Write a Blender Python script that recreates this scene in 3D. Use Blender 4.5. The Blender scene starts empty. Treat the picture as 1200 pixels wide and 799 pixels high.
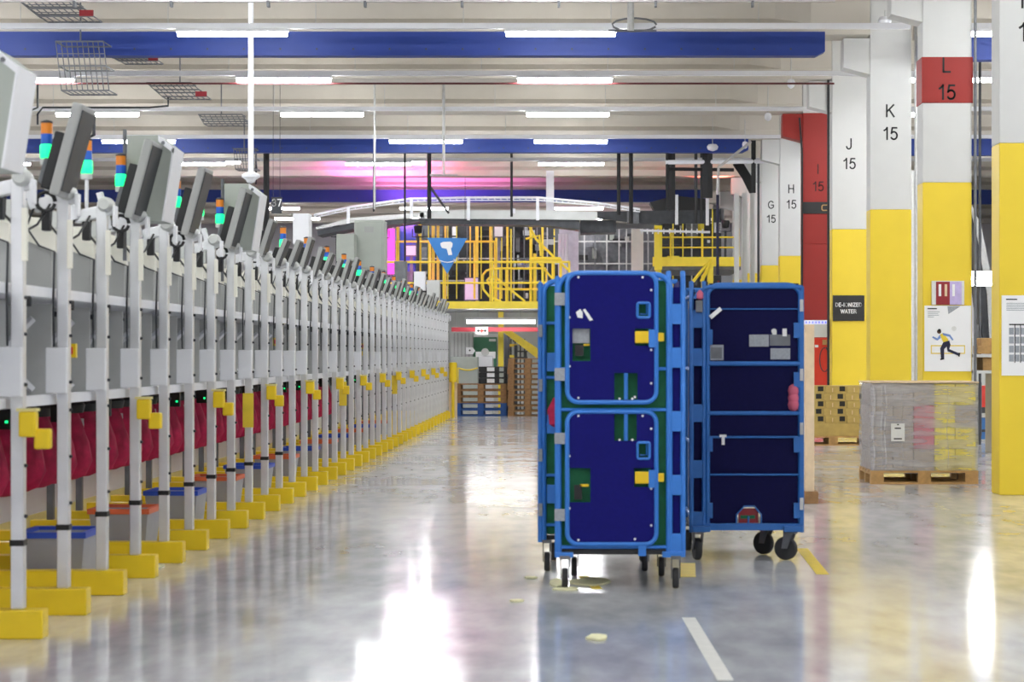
import bpy, bmesh, math, random
from mathutils import Vector, Matrix
random.seed(7)
PI = math.pi
S = bpy.context.scene
C = S.collection
# ------------------------------------------------------------------ camera, view, world
CAMZ, F, VX, VY = 1.4, 2500.0, 690.0, 415.0
cd = bpy.data.cameras.new('camera'); cam = bpy.data.objects.new('camera', cd); C.objects.link(cam)
cam.location = (0, 0, CAMZ); cam.rotation_euler = (PI/2, 0, 0)
cd.sensor_width = 36; cd.lens = 75.0; cd.clip_end = 300
cd.shift_x = (600-VX)/1200; cd.shift_y = (VY-399.5)/1200
cd.dof.use_dof = True; cd.dof.focus_distance = 27; cd.dof.aperture_fstop = 4.5
S.camera = cam
S.view_settings.view_transform = 'Standard'; S.view_settings.look = 'None'
S.view_settings.exposure = 1.9; S.view_settings.gamma = 1.0
S.view_settings.use_curve_mapping = False
LAMP = 26.0            # emission of the ceiling tubes
w = bpy.data.worlds.new('world'); S.world = w; w.use_nodes = True
w.node_tree.nodes['Background'].inputs[0].default_value = (.9, .95, 1, 1)
w.node_tree.nodes['Background'].inputs[1].default_value = .3

def W(x, y, d):
    return Vector(((x-VX)*d/F, d, CAMZ-(y-VY)*d/F))

# ------------------------------------------------------------------ materials
def srgb(c):
    return tuple(((v/255)/12.92 if v/255 <= .04045 else ((v/255+.055)/1.055)**2.4) for v in c)
def mat(name, rgb, rough=.5, metal=0, var=.06, scale=6, bump=0, emit=0, alpha=1, trans=0, coat=0, spec=.5):
    m = bpy.data.materials.new(name); m.use_nodes = True
    nt = m.node_tree; b = nt.nodes['Principled BSDF']
    c = srgb(rgb)
    b.inputs['Roughness'].default_value = rough; b.inputs['Metallic'].default_value = metal
    b.inputs['Specular IOR Level'].default_value = spec
    if coat: b.inputs['Coat Weight'].default_value = coat; b.inputs['Coat Roughness'].default_value = .1
    tc = nt.nodes.new('ShaderNodeTexCoord')
    n = nt.nodes.new('ShaderNodeTexNoise'); n.inputs['Scale'].default_value = scale; n.inputs['Detail'].default_value = 5
    nt.links.new(tc.outputs['Object'], n.inputs['Vector'])
    r = nt.nodes.new('ShaderNodeValToRGB')
    r.color_ramp.elements[0].position = .3; r.color_ramp.elements[1].position = .7
    r.color_ramp.elements[0].color = tuple(v*(1-var) for v in c)+(1,)
    r.color_ramp.elements[1].color = tuple(min(1, v*(1+var)) for v in c)+(1,)
    nt.links.new(n.outputs['Fac'], r.inputs['Fac']); nt.links.new(r.outputs['Color'], b.inputs['Base Color'])
    if bump:
        bp = nt.nodes.new('ShaderNodeBump'); bp.inputs['Strength'].default_value = bump; bp.inputs['Distance'].default_value = .01
        nt.links.new(n.outputs['Fac'], bp.inputs['Height']); nt.links.new(bp.outputs['Normal'], b.inputs['Normal'])
    if emit:
        b.inputs['Emission Color'].default_value = c+(1,); b.inputs['Emission Strength'].default_value = emit
    if alpha < 1: b.inputs['Alpha'].default_value = alpha
    if trans: b.inputs['Transmission Weight'].default_value = trans
    return m
M = {}
def mk(k, *a, **kw): M[k] = mat(k, *a, **kw)
mk('concrete', (198, 191, 179), .85, var=.05, scale=1.5, bump=.1)
mk('ceiling_paint', (225, 222, 216), .9, var=.03)
mk('wall_paint', (214, 212, 214), .8, var=.03, scale=1)
mk('col_white', (212, 212, 209), .7, var=.02, scale=3)
mk('col_yellow', (240, 209, 48), .5, var=.03, scale=2)
mk('col_red', (152, 28, 17), .55, var=.05, scale=2)
mk('beam_blue', (22, 52, 132), .55, var=.06, scale=3)
mk('galv', (190, 190, 188), .4, .35, var=.08, scale=20)
mk('post_grey', (226, 227, 230), .32, .55, var=.05, scale=8)
mk('white_metal', (235, 236, 240), .4, var=.02)
mk('panel_grey', (165, 166, 164), .55, var=.06, scale=4)
mk('panel_dark', (120, 121, 120), .55, var=.1, scale=5)
mk('panel_light', (205, 207, 204), .45, var=.06, scale=3)
mk('green_grey', (170, 176, 168), .5, var=.04)
mk('yellow', (250, 214, 34), .35, var=.05, scale=5)
mk('yellow_rail', (248, 222, 60), .4, var=.05)
mk('pale_yellow', (240, 226, 150), .35, var=.05)
mk('cream', (238, 235, 222), .5, var=.03)
mk('black', (24, 24, 26), .5, var=.1)
mk('rubber', (48, 48, 50), .7, var=.15, scale=30)
mk('dark_steel', (60, 62, 66), .5, .3, var=.2, scale=8)
mk('mid_steel', (112, 114, 118), .5, .3, var=.2, scale=8)
mk('maroon', (186, 30, 78), .75, var=.35, scale=9, bump=.5)
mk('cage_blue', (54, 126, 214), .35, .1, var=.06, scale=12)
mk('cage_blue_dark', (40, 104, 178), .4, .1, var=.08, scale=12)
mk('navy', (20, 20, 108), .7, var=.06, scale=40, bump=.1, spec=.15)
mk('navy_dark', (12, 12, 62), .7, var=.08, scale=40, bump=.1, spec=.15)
mk('green_cloth', (10, 104, 66), .7, var=.12, scale=20, bump=.2)
mk('latch_yellow', (240, 200, 20), .4)
mk('paper', (225, 225, 222), .7, var=.04, scale=30)
mk('grey_label', (158, 162, 168), .6, var=.12, scale=60)
mk('wood', (186, 146, 92), .7, var=.18, scale=14, bump=.3)
mk('wood_pale', (232, 206, 170), .65, var=.08, scale=10, bump=.2)
mk('wood_dark', (150, 112, 72), .75, var=.25, scale=12, bump=.3)
mk('pallet_blue', (42, 84, 150), .7, var=.15, scale=12, bump=.3)
mk('cardboard', (186, 160, 92), .75, var=.1, scale=10, bump=.1)
mk('cardboard_grey', (168, 156, 146), .7, var=.14, scale=8)
mk('carton_pink', (196, 92, 116), .6, var=.15, scale=8)
mk('carton_reflect_yellow', (240, 222, 40), .6, var=.15, scale=8)
mk('bin_grey', (165, 167, 176), .45, var=.06)
mk('rim_blue', (46, 84, 200), .4)
mk('rim_orange', (228, 110, 70), .45)
mk('lens_orange', (222, 130, 30), .3, emit=.04)
mk('lens_blue', (30, 90, 190), .3, emit=.04)
mk('lens_green', (20, 240, 120), .3, emit=.7)
mk('panel_mid', (196, 197, 195), .5, var=.08, scale=4)
mk('pipe_red', (96, 34, 38), .5)
mk('sign_blue', (52, 130, 205), .5, var=.03)
mk('ink', (20, 20, 22), .6)
mk('ink_red', (70, 12, 10), .6)
mk('white_print', (245, 245, 245), .6, var=.01)
mk('red', (225, 60, 45), .45, var=.05)
mk('pink_red', (214, 70, 84), .5, var=.05)
mk('door_green', (70, 140, 104), .45, var=.04)
mk('magenta_lit', (235, 60, 190), .5, emit=.35)
mk('violet_print', (196, 180, 226), .5, var=.1, scale=20)
mk('maroon_print', (150, 30, 40), .5, var=.1, scale=20)
mk('shirt_blue', (120, 150, 205), .6)
mk('trouser', (28, 30, 60), .6)
mk('skin', (92, 58, 40), .6)
mk('led_blue', (110, 120, 255), .4, emit=.4)
mk('crate_blue', (60, 120, 190), .5)
mk('tape_white', (225, 224, 218), .5, var=.06, scale=9)
mk('tape_yellow', (240, 210, 60), .5, var=.08, scale=9)
mk('debris', (235, 232, 190), .8, var=.08, scale=30)
mk('white_bright', (245, 246, 250), .5, emit=.0)
mk('machine_white', (220, 222, 228), .4, var=.1)
mk('violet_cab', (120, 100, 190), .5)

def emat(name, rgb, s):
    m = bpy.data.materials.new(name); m.use_nodes = True; nt = m.node_tree; nt.nodes.clear()
    e = nt.nodes.new('ShaderNodeEmission'); o = nt.nodes.new('ShaderNodeOutputMaterial')
    e.inputs[0].default_value = rgb+(1,); e.inputs[1].default_value = s
    nt.links.new(e.outputs[0], o.inputs[0]); M[name] = m
emat('tube_light', (.955, .98, 1), LAMP)
emat('work_tube', (1, .99, .97), 5)
emat('tube_light_small', (1, .99, .97), 14)

# clear stretch film: mostly see-through, partly milky and glossy
m = bpy.data.materials.new('stretch_film'); m.use_nodes = True; nt = m.node_tree; nt.nodes.clear()
o = nt.nodes.new('ShaderNodeOutputMaterial'); mx = nt.nodes.new('ShaderNodeMixShader'); tr = nt.nodes.new('ShaderNodeBsdfTransparent')
pb = nt.nodes.new('ShaderNodeBsdfPrincipled'); pb.inputs['Base Color'].default_value = (.72, .71, .74, 1); pb.inputs['Roughness'].default_value = .18
tc = nt.nodes.new('ShaderNodeTexCoord'); mp = nt.nodes.new('ShaderNodeMapping'); mp.inputs['Scale'].default_value = (1.2, 1.2, 9)
nz = nt.nodes.new('ShaderNodeTexNoise'); nz.inputs['Scale'].default_value = 2.5; nz.inputs['Detail'].default_value = 6
rp = nt.nodes.new('ShaderNodeMapRange'); rp.inputs['From Min'].default_value = .3; rp.inputs['From Max'].default_value = .75
rp.inputs['To Min'].default_value = .18; rp.inputs['To Max'].default_value = .58
bp = nt.nodes.new('ShaderNodeBump'); bp.inputs['Strength'].default_value = .5; bp.inputs['Distance'].default_value = .03
for a, b in ((tc.outputs['Object'], mp.inputs[0]), (mp.outputs[0], nz.inputs['Vector']), (nz.outputs['Fac'], rp.inputs['Value']), (rp.outputs[0], mx.inputs[0]),
             (nz.outputs['Fac'], bp.inputs['Height']), (bp.outputs[0], pb.inputs['Normal']), (tr.outputs[0], mx.inputs[1]), (pb.outputs[0], mx.inputs[2]), (mx.outputs[0], o.inputs[0])):
    nt.links.new(a, b)
M['film'] = m

# polished concrete floor
m = bpy.data.materials.new('polished_concrete'); m.use_nodes = True; nt = m.node_tree; b = nt.nodes['Principled BSDF']
tc = nt.nodes.new('ShaderNodeTexCoord')
def noise(scale, sc, detail=6):
    mp = nt.nodes.new('ShaderNodeMapping'); mp.inputs['Scale'].default_value = sc
    n = nt.nodes.new('ShaderNodeTexNoise'); n.inputs['Scale'].default_value = scale; n.inputs['Detail'].default_value = detail
    nt.links.new(tc.outputs['Object'], mp.inputs[0]); nt.links.new(mp.outputs[0], n.inputs['Vector']); return n
n1 = noise(.55, (1, .5, 1)); n2 = noise(5, (1, .35, 1)); n3 = noise(.8, (.6, 1.6, 1))
r1 = nt.nodes.new('ShaderNodeValToRGB'); e = r1.color_ramp.elements
e[0].position = .38; e[0].color = (.44, .45, .48, 1); e[1].position = .62; e[1].color = (.78, .79, .82, 1)
mxn = nt.nodes.new('ShaderNodeMath'); mxn.operation = 'MULTIPLY_ADD'; mxn.inputs[1].default_value = .45
nt.links.new(n2.outputs['Fac'], mxn.inputs[0])
ml = nt.nodes.new('ShaderNodeMath'); ml.operation = 'MULTIPLY'; ml.inputs[1].default_value = .58
nt.links.new(n1.outputs['Fac'], ml.inputs[0]); nt.links.new(ml.outputs[0], mxn.inputs[2])
nt.links.new(mxn.outputs[0], r1.inputs['Fac']); nt.links.new(r1.outputs['Color'], b.inputs['Base Color'])
mr = nt.nodes.new('ShaderNodeMapRange'); mr.inputs['From Min'].default_value = .3; mr.inputs['From Max'].default_value = .7
mr.inputs['To Min'].default_value = .09; mr.inputs['To Max'].default_value = .15
nt.links.new(n3.outputs['Fac'], mr.inputs['Value']); nt.links.new(mr.outputs[0], b.inputs['Roughness'])
b.inputs['Specular IOR Level'].default_value = .8
bp = nt.nodes.new('ShaderNodeBump'); bp.inputs['Strength'].default_value = .012; bp.inputs['Distance'].default_value = .01
nb = noise(1.4, (1, .5, 1), 1)
nt.links.new(nb.outputs['Fac'], bp.inputs['Height']); nt.links.new(bp.outputs[0], b.inputs['Normal'])
M['floor'] = m

# ------------------------------------------------------------------ mesh building
OFF = {}
class MB:
    def __init__(s): s.v = []; s.f = []; s.sm = False
    def box(s, x0, x1, y0, y1, z0, z1):
        x0, x1 = min(x0, x1), max(x0, x1); y0, y1 = min(y0, y1), max(y0, y1); z0, z1 = min(z0, z1), max(z0, z1)
        i = len(s.v)
        s.v += [(x, y, z) for x in (x0, x1) for y in (y0, y1) for z in (z0, z1)]
        s.f += [tuple(i+k for k in q) for q in ((0, 1, 3, 2), (4, 6, 7, 5), (0, 4, 5, 1), (2, 3, 7, 6), (0, 2, 6, 4), (1, 5, 7, 3))]
        return s
    def prism(s, pts, a, b, axis='y'):       # polygon extruded along an axis; pts in the two others (x,z | y,z | x,y)
        i = len(s.v); n = len(pts)
        for t in (a, b):
            for p, q in pts:
                s.v.append({'y': (p, t, q), 'x': (t, p, q), 'z': (p, q, t)}[axis])
        s.f.append(tuple(range(i, i+n))); s.f.append(tuple(range(i+2*n-1, i+n-1, -1)))
        for k in range(n):
            s.f.append((i+k, i+(k+1) % n, i+n+(k+1) % n, i+n+k))
        return s
    def tube(s, pts, r, n=8, closed=False):
        pts = [Vector(p) for p in pts]; i = len(s.v); m = len(pts); prev = None
        for k, p in enumerate(pts):
            if closed: t = (pts[(k+1) % m]-pts[k-1])
            else: t = pts[min(k+1, m-1)]-pts[max(k-1, 0)]
            t.normalize()
            if prev is None:
                a = t.orthogonal().normalized()
            else:
                a = (prev-t*prev.dot(t)).normalized()
            prev = a; bb = t.cross(a)
            for j in range(n):
                th = 2*PI*(j+.5)/n; s.v.append(tuple(p+a*math.cos(th)*r+bb*math.sin(th)*r))
        for k in range(m if closed else m-1):
            for j in range(n):
                p0 = i+k*n; p1 = i+((k+1) % m)*n
                s.f.append((p0+j, p0+(j+1) % n, p1+(j+1) % n, p1+j))
        if not closed:
            s.f.append(tuple(i+j for j in range(n-1, -1, -1))); s.f.append(tuple(i+(m-1)*n+j for j in range(n)))
        return s
    def bar(s, a, b, t, h=None):             # square bar between two points
        return s.tube([a, b], t*.707, 4)
    def lathe(s, prof, c, n=20, axis='z'):   # profile (r, t)
        i = len(s.v); c = Vector(c)
        for r, t in prof:
            for j in range(n):
                th = 2*PI*j/n; u, w_ = r*math.cos(th), r*math.sin(th)
                d = {'z': (u, w_, t), 'x': (t, u, w_), 'y': (u, t, w_)}[axis]
                s.v.append(tuple(c+Vector(d)))
        for k in range(len(prof)-1):
            for j in range(n):
                s.f.append((i+k*n+j, i+k*n+(j+1) % n, i+(k+1)*n+(j+1) % n, i+(k+1)*n+j))
        s.f.append(tuple(i+j for j in range(n))); s.f.append(tuple(i+(len(prof)-1)*n+j for j in range(n)))
        return s
    def rot(s, ang, axis, c, start=0):
        R_ = Matrix.Rotation(ang, 4, axis); c = Vector(c)
        for k in range(start, len(s.v)): s.v[k] = tuple(R_ @ (Vector(s.v[k])-c)+c)
        return s
    def build(s, name, m, parent=None, bevel=0, smooth=False):
        o0 = Vector((0, 0, 0))
        if parent is not None: o0 = OFF.get(parent.name, Vector((0, 0, 0)))
        else:
            xs = [v[0] for v in s.v]; ys = [v[1] for v in s.v]; zs = [v[2] for v in s.v]
            o0 = Vector(((min(xs)+max(xs))/2, (min(ys)+max(ys))/2, min(zs)))
        me = bpy.data.meshes.new(name)
        me.from_pydata([tuple(Vector(v)-o0) for v in s.v], [], s.f)
        bm = bmesh.new(); bm.from_mesh(me); bmesh.ops.recalc_face_normals(bm, faces=bm.faces)
        if bevel: bmesh.ops.bevel(bm, geom=list(bm.edges), offset=bevel, segments=2, affect='EDGES', profile=.6)
        bm.to_mesh(me); bm.free()
        if smooth:
            for p in me.polygons: p.use_smooth = True
            try: me.set_sharp_from_angle(angle=R(40))
            except Exception: pass
        me.materials.append(M[m] if isinstance(m, str) else m)
        ob = bpy.data.objects.new(name, me); C.objects.link(ob)
        if parent is not None:
            ob.parent = parent; OFF[ob.name] = o0
        else:
            ob.location = o0; OFF[ob.name] = o0
        return ob
def R(d): return math.radians(d)
def B(*a): return MB().box(*a)
def PB(x0, y0, x1, y1, d, t=.1):             # box whose front face at distance d spans measured extents
    a = W(x0, y0, d); b = W(x1, y1, d); return MB().box(a.x, b.x, d, d+t, b.z, a.z)
def tag(o, label, cat, group=None, kind=None):
    if label: o['label'] = label
    if cat: o['category'] = cat
    if group: o['group'] = group
    if kind: o['kind'] = kind
    return o
def thing(name, label, cat, loc=(0, 0, 0), group=None):
    o = bpy.data.objects.new(name, None); C.objects.link(o); o.location = loc; o.empty_display_size = .1
    OFF[o.name] = Vector(loc); return tag(o, label, cat, group)
def struct(name, mb, m, bevel=0):
    o = mb.build(name, m, bevel=bevel); o['kind'] = 'structure'; return o
KIDS = {}
def kids(o): return [c for c in bpy.data.objects if c.parent == o]
def dup(o, loc, rz=0, label=None, group=None):
    if o.name not in KIDS: KIDS[o.name] = [(c, kids(c)) for c in kids(o)]
    r = o.copy(); C.objects.link(r); r.location = loc; r.rotation_euler = (0, 0, rz)
    if label: r['label'] = label
    if group: r['group'] = group
    for c, gs in KIDS[o.name]:
        q = c.copy(); C.objects.link(q); q.parent = r
        for g in gs:
            t = g.copy(); C.objects.link(t); t.parent = q
    return r
def series(proto, spots, labels, group):
    for k, s in enumerate(spots):
        loc, rz = (s if isinstance(s, tuple) and len(s) == 2 else (s, 0))
        if k == 0:
            continue
        dup(proto, loc, rz, labels[k], group)
    loc, rz = (spots[0] if isinstance(spots[0], tuple) and len(spots[0]) == 2 else (spots[0], 0))
    kids_ = proto; proto.location = loc; proto.rotation_euler = (0, 0, rz); proto['label'] = labels[0]; proto['group'] = group
ORD = ['first', 'second', 'third', 'fourth', 'fifth', 'sixth', 'seventh', 'eighth', 'ninth', 'tenth', 'eleventh', 'twelfth', 'thirteenth',
       'fourteenth', 'fifteenth', 'sixteenth', 'seventeenth', 'eighteenth', 'nineteenth', 'twentieth']
def od(n):
    if n < 20: return ORD[n]
    t, u = divmod(n+1, 10)
    nm = {2: 'twent', 3: 'thirt', 4: 'fort'}[t]
    return nm+'ieth' if u == 0 else nm+'y-'+ORD[u-1]
def arc(cx, cz, rx, rz, a0, a1, n=10): return [(cx+rx*math.cos(R(a0+(a1-a0)*k/n)), cz+rz*math.sin(R(a0+(a1-a0)*k/n))) for k in range(n+1)]
GL = {'1': (.5, [[(.12, .74), (.3, .86), (.38, 1), (.38, 0)]]), '5': (.62, [[(.55, .97), (.17, .97), (.09, .5)]+arc(.3, .33, .26, .31, 130, -150, 14)]),
 '3': (.62, [arc(.3, .74, .22, .24, 160, -80, 10)+arc(.3, .27, .27, .26, 80, -160, 12)]), '7': (.6, [[(.05, .97), (.57, .97), (.25, 0)]]),
 'L': (.6, [[(.08, 1), (.08, .03), (.56, .03)]]), 'K': (.72, [[(.08, 1), (.08, 0)], [(.66, 1), (.1, .42)], [(.28, .6), (.68, 0)]]),
 'J': (.56, [[(.46, 1), (.46, .28)]+arc(.25, .26, .21, .24, 0, -180, 10)]), 'I': (.26, [[(.13, 1), (.13, 0)]]), 'H': (.74, [[(.08, 1), (.08, 0)], [(.66, 1), (.66, 0)], [(.08, .53), (.66, .53)]]),
 'G': (.8, [arc(.42, .5, .36, .48, 40, 325, 18)+[(.74, .2), (.74, .47), (.44, .47)]]), 'M': (.86, [[(.08, 0), (.08, 1), (.43, .1), (.78, 1), (.78, 0)]]),
 'F': (.6, [[(.08, 0), (.08, .97), (.56, .97)], [(.08, .52), (.5, .52)]]), 'E': (.64, [[(.58, .97), (.08, .97), (.08, .03), (.6, .03)], [(.08, .52), (.54, .52)]]),
 'D': (.74, [[(.08, .03), (.08, .97), (.32, .97)]+arc(.32, .5, .36, .47, 90, -90, 12)+[(.08, .03)]]), '-': (.36, [[(.04, .38), (.32, .38)]]), 'O': (.84, [arc(.42, .5, .36, .48, 0, 360, 22)]),
 'N': (.74, [[(.08, 0), (.08, 1), (.66, 0), (.66, 1)]]), 'Z': (.64, [[(.05, .97), (.58, .97), (.05, .03), (.6, .03)]]), 'W': (1.0, [[(.02, 1), (.26, 0), (.5, .95), (.74, 0), (.98, 1)]]),
 'A': (.7, [[(.02, 0), (.35, 1), (.68, 0)], [(.14, .34), (.56, .34)]]), 'T': (.62, [[(.02, .97), (.6, .97)], [(.31, .97), (.31, 0)]]), 'R': (.72, [[(.08, 0), (.08, .97), (.36, .97)]+arc(.36, .74, .25, .23, 90, -90, 8)+[(.08, .51)], [(.4, .5), (.66, 0)]]),
 '+': (.5, [[(.05, .5), (.45, .5)], [(.25, .3), (.25, .7)]]), ' ': (.35, [])}
def text(body, size, loc, m, parent, name='lettering', bold=0, gap=.14):
    """lettering of cap height size, its middle at loc, facing the camera side"""
    wd_ = sum(GL[c][0] for c in body)+gap*(len(body)-1); x = -wd_/2; mb = MB(); h = (.068+bold)*size; L0 = Vector(loc)
    for c in body:
        for line in GL[c][1]:
            for (ax, az), (bx_, bz) in zip(line[:-1], line[1:]):
                p = Vector(((x+ax)*size, (az-.5)*size)); q = Vector(((x+bx_)*size, (bz-.5)*size)); t_ = (q-p).normalized()*h*.55; n_ = Vector((-t_.y, t_.x)).normalized()*h
                p -= t_; q += t_
                mb.prism([(L0.x+v.x, L0.z+v.y) for v in (p+n_, q+n_, q-n_, p-n_)], L0.y, L0.y+.002)
        x += GL[c][0]+gap
    return mb.build(name, m, parent)
def rrect(x0, x1, z0, z1, r, y, n=5):
    pts = []
    for cx, cz, a0 in ((x1-r, z1-r, 0), (x0+r, z1-r, 90), (x0+r, z0+r, 180), (x1-r, z0+r, 270)):
        for k in range(n+1):
            a = R(a0+90*k/n); pts.append((cx+r*math.cos(a), y, cz+r*math.sin(a)))
    return pts

# ------------------------------------------------------------------ the setting
XL, XR, YF, YB = -25.0, 20.0, -14.0, 80.0
struct('floor', B(XL, XR, YF, YB, -.2, 0), 'floor')
struct('ceiling', B(XL, XR, YF, YB, 7.0, 7.2), 'ceiling_paint')
struct('wall_left', B(XL-.2, XL, YF, YB, 0, 7), 'wall_paint')
struct('wall_right', B(XR, XR+.2, YF, YB, 0, 7), 'wall_paint')
struct('wall_far', B(XL, XR, YB, YB+.2, 0, 7), 'wall_paint')
struct('wall_behind', B(XL, XR, YF-.2, YF, 0, 7), 'wall_paint')
SP = 4.87
DK = 31.0
beam_ys = [DK+SP*k for k in range(-8, 10)]
prof = [(-.3, 6.0), (-.3, 6.15), (-.1, 6.26), (-.1, 7.0), (.1, 7.0), (.1, 6.26), (.3, 6.15), (.3, 6.0)]
for i, y in enumerate(beam_ys):
    q = [(y+a, z) for a, z in prof]
    mb = MB().prism(q, XL, 4.05, 'x').prism(q, 4.75, XR, 'x')
    # thickened web at the support
    mb.prism([(2.7, y-.1), (3.2, y-.29), (4.05, y-.29), (4.05, y+.29), (3.2, y+.29), (2.7, y+.1)], 6.15, 6.99, 'z')
    struct('trim_%d' % (i+1), mb, 'concrete')
# blue steel beams under every third concrete beam
for n_, (y, lab) in enumerate(((DK-.45, 'nearest'), (DK+3*SP-.45, 'middle'), (DK+6*SP-.45, 'farthest'))):
    mb = B(XL, 3.25, y-.12, y+.12, 5.66, 6.0).prism([(3.25, 5.66), (3.37, 5.72), (3.37, 6.0), (3.25, 6.0)], y-.12, y+.12)
    bl = thing('roof_beam', 'blue painted steel beam across the hall, %s of the blue beams' % lab, 'beam', (0, y, 5.66), 'blue roof beams')
    mb.build('girder', 'beam_blue', bl)
    bo = MB()
    for k in range(100):
        x = -20+k*.52
        if x < 3.1: bo.box(x-.012, x+.012, y-.128, y-.118, 5.74, 5.765)
    bo.build('bolts', 'dark_steel', bl)['kind'] = 'stuff'
    tag(B(4.8, XR, y-.12, y+.12, 5.60, 6.0).build('roof_beam', 'beam_blue'), 'blue steel beam seen in the right-hand aisle, %s one' % lab, 'beam', 'blue roof beams in the right aisle')

# columns --------------------------------------------------------------
X0C, CW, CDp = 4.08, .60, .42
def column(letter, n, red=None):
    d = 21.2+n*SP - (0 if n else 0); 
    x0 = X0C; x1 = X0C+CW
    nm = {'M': 'rightmost and nearest', 'L': 'with a red band and runner poster'}.get(letter, 'marked %s 15' % letter)
    t = thing('column', ('red square concrete column marked I 15 with black strap' if letter == 'I' else
              'square white and yellow concrete column ' + (nm if n < 7 else {7: 'just beyond column G 15', 8: 'farthest of the row, two beyond column G 15'}[n])), 'column', (x0+CW/2, d, 0), 'numbered hall columns')
    up, lo = ('col_red', 'col_red') if letter == 'I' else ('col_white', 'col_yellow')
    ztop = 3.5
    B(x0, x1, d, d+CDp, 0, ztop).build('painted_base', lo, t, bevel=.012)
    B(x0, x1, d, d+CDp, ztop, 6.0 if letter == 'I' else 7.0).build('shaft', up, t, bevel=.012)
    if letter == 'I': B(x0, x1, d, d+CDp, 6.0, 7.0).build('upper_shaft', 'col_white', t, bevel=.012)
    # corbel towards the hall
    if n:
        MB().prism([(x0, 5.46), (x0-.38, 5.56), (x0-.38, 5.985), (x0, 5.985)], d+.02, d+CDp-.02).build('corbel', up, t)
    if letter == 'L':
        MB().box(x0-.012, x1+.012, d-.012, d+CDp+.012, 4.47, 5.03).build('red_band', 'col_red', t)
    ink = 'ink_red' if letter == 'I' else 'ink'
    xc = x0+{'H': .24, 'G': .225}.get(letter, .29)
    yy = d-.016 if letter == 'L' else d-.004
    if n < 7:
        text(letter, .175, (xc, yy, 4.93), ink, t)
        text('15', .175, (xc, yy, 4.60), ink, t)
    return t, d
cols = {}
for L_, n in (('M', 0), ('L', 1), ('K', 2), ('J', 3), ('I', 4), ('H', 5), ('G', 6), ('F', 7), ('E', 8)):
    cols[L_] = column(L_, n)
t, d = cols['I']
B(X0C-.02, X0C+CW+.02, d-.03, d, 4.08, 4.3).build('strap', 'black', t)
MB().tube(rrect(X0C+.36, X0C+.50, 4.14, 4.24, .03, d-.045), .012, 6, True).build('strap_buckle', 'wood', t)
B(X0C+.52, X0C+.63, d-.045, d-.03, 4.15, 4.22).build('strap_label', 'latch_yellow', t)

# wall pipes beside columns
def pipe(pts, r, m, label, cat='pipe', name='pipe', group=None):
    return tag(MB().tube(pts, r, 8).build(name, m, smooth=True), label, cat, group)
pipe([(X0C-.06, 35.8, 6.05), (X0C-.06, 35.8, 5.2), (X0C-.06, 35.8, .6)], .022, 'black', 'thin black cable conduit running down beside column J 15')
pipe([(X0C-.07, 40.6, 5.9), (X0C-.02, 40.6, 5.2), (X0C-.02, 40.6, .6)], .02, 'black', 'thin black conduit beside the red column')
pipe([(4.0, 50.3, 6.1), (4.0, 50.3, .3)], .03, 'dark_steel', 'dark steel drop pipe left of column G 15')
pipe([(X0C+CW+.03, 26.0, 6.3), (X0C+CW+.03, 26.0, .2)], .018, 'mid_steel', 'grey steel pipe right of the runner poster column')
pipe([(X0C+CW+.06, 30.9, 6.3), (X0C+CW+.06, 30.9, .2)], .025, 'galv', 'galvanised pipe right of column K 15')
pipe([(X0C+CW+.16, 31.4, 6.3), (X0C+CW+.16, 31.4, 0)], .02, 'dark_steel', 'dark pipe right of column K 15')
pipe([(6.05, 33.0, 6.3), (6.05, 33.0, 0)], .022, 'dark_steel', 'thin dark hanging conduit in the right aisle')

# lamp rows --------------------------------------------------------------
def lamp_proto(label):
    t = thing('ceiling_lamp', label, 'lamp', (0, 0, 0), 'ceiling tube lamps')
    B(-.76, .76, -.045, .045, .035, .075).build('housing', 'white_metal', t)
    MB().prism([(-.035, .035), (-.035, .0), (-.02, -.025), (.02, -.025), (.035, 0), (.035, .035)], -.74, .74, 'x').build('diffuser', 'tube_light', t)
    return t
rows = []
for k in range(-8, 4):
    d = 28.9+k*4.87; rows.append((d, 5.73, [-17.9, -13.4, -8.9, -4.83, -.38, 5.65, 10.1, 14.6]))
rows[8+3] = (43.6, 5.73, [-18.2, -13.7, -9.2, -3.33, -.37, 5.65, 10.1, 14.6])
rows += [(48.7, 5.73, [-18, -13.5, -9.05, -4.8, -.4, 5.65, 10.1]), (53.0, 6.2-.05, [-9.4, -4.83, -.42, 5.6]),
         (61.0, 6.15, [-9.7, -5.1, -.3, 5.6]), (66.0, 5.9, [-9.7, -5.1, -.3, 5.6]), (71.0, 5.9, [-9.7, -5.1, -.3, 5.6])]
lp = lamp_proto('x'); first = True
sides = ['far left', 'left', 'left of middle', 'inner left', 'middle', 'right aisle', 'right aisle outer', 'far right']
vis = 0
spots, labs = [], []
for i, (d, z, xs) in enumerate(rows):
    rn = 'behind or above the camera, row %s' % od(i) if d < 28 else '%s row from the camera' % od(i-8)
    xsn = sides[:len(xs)] if len(xs) == 8 else (sides[:7] if len(xs) == 7 else ['left', 'inner left', 'middle', 'right aisle'])
    for x, s_ in zip(xs, xsn):
        spots.append((x, d, z)); labs.append('white lit ceiling tube, %s, %s' % (rn, s_))
series(lp, spots, labs, 'ceiling tube lamps')
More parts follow.
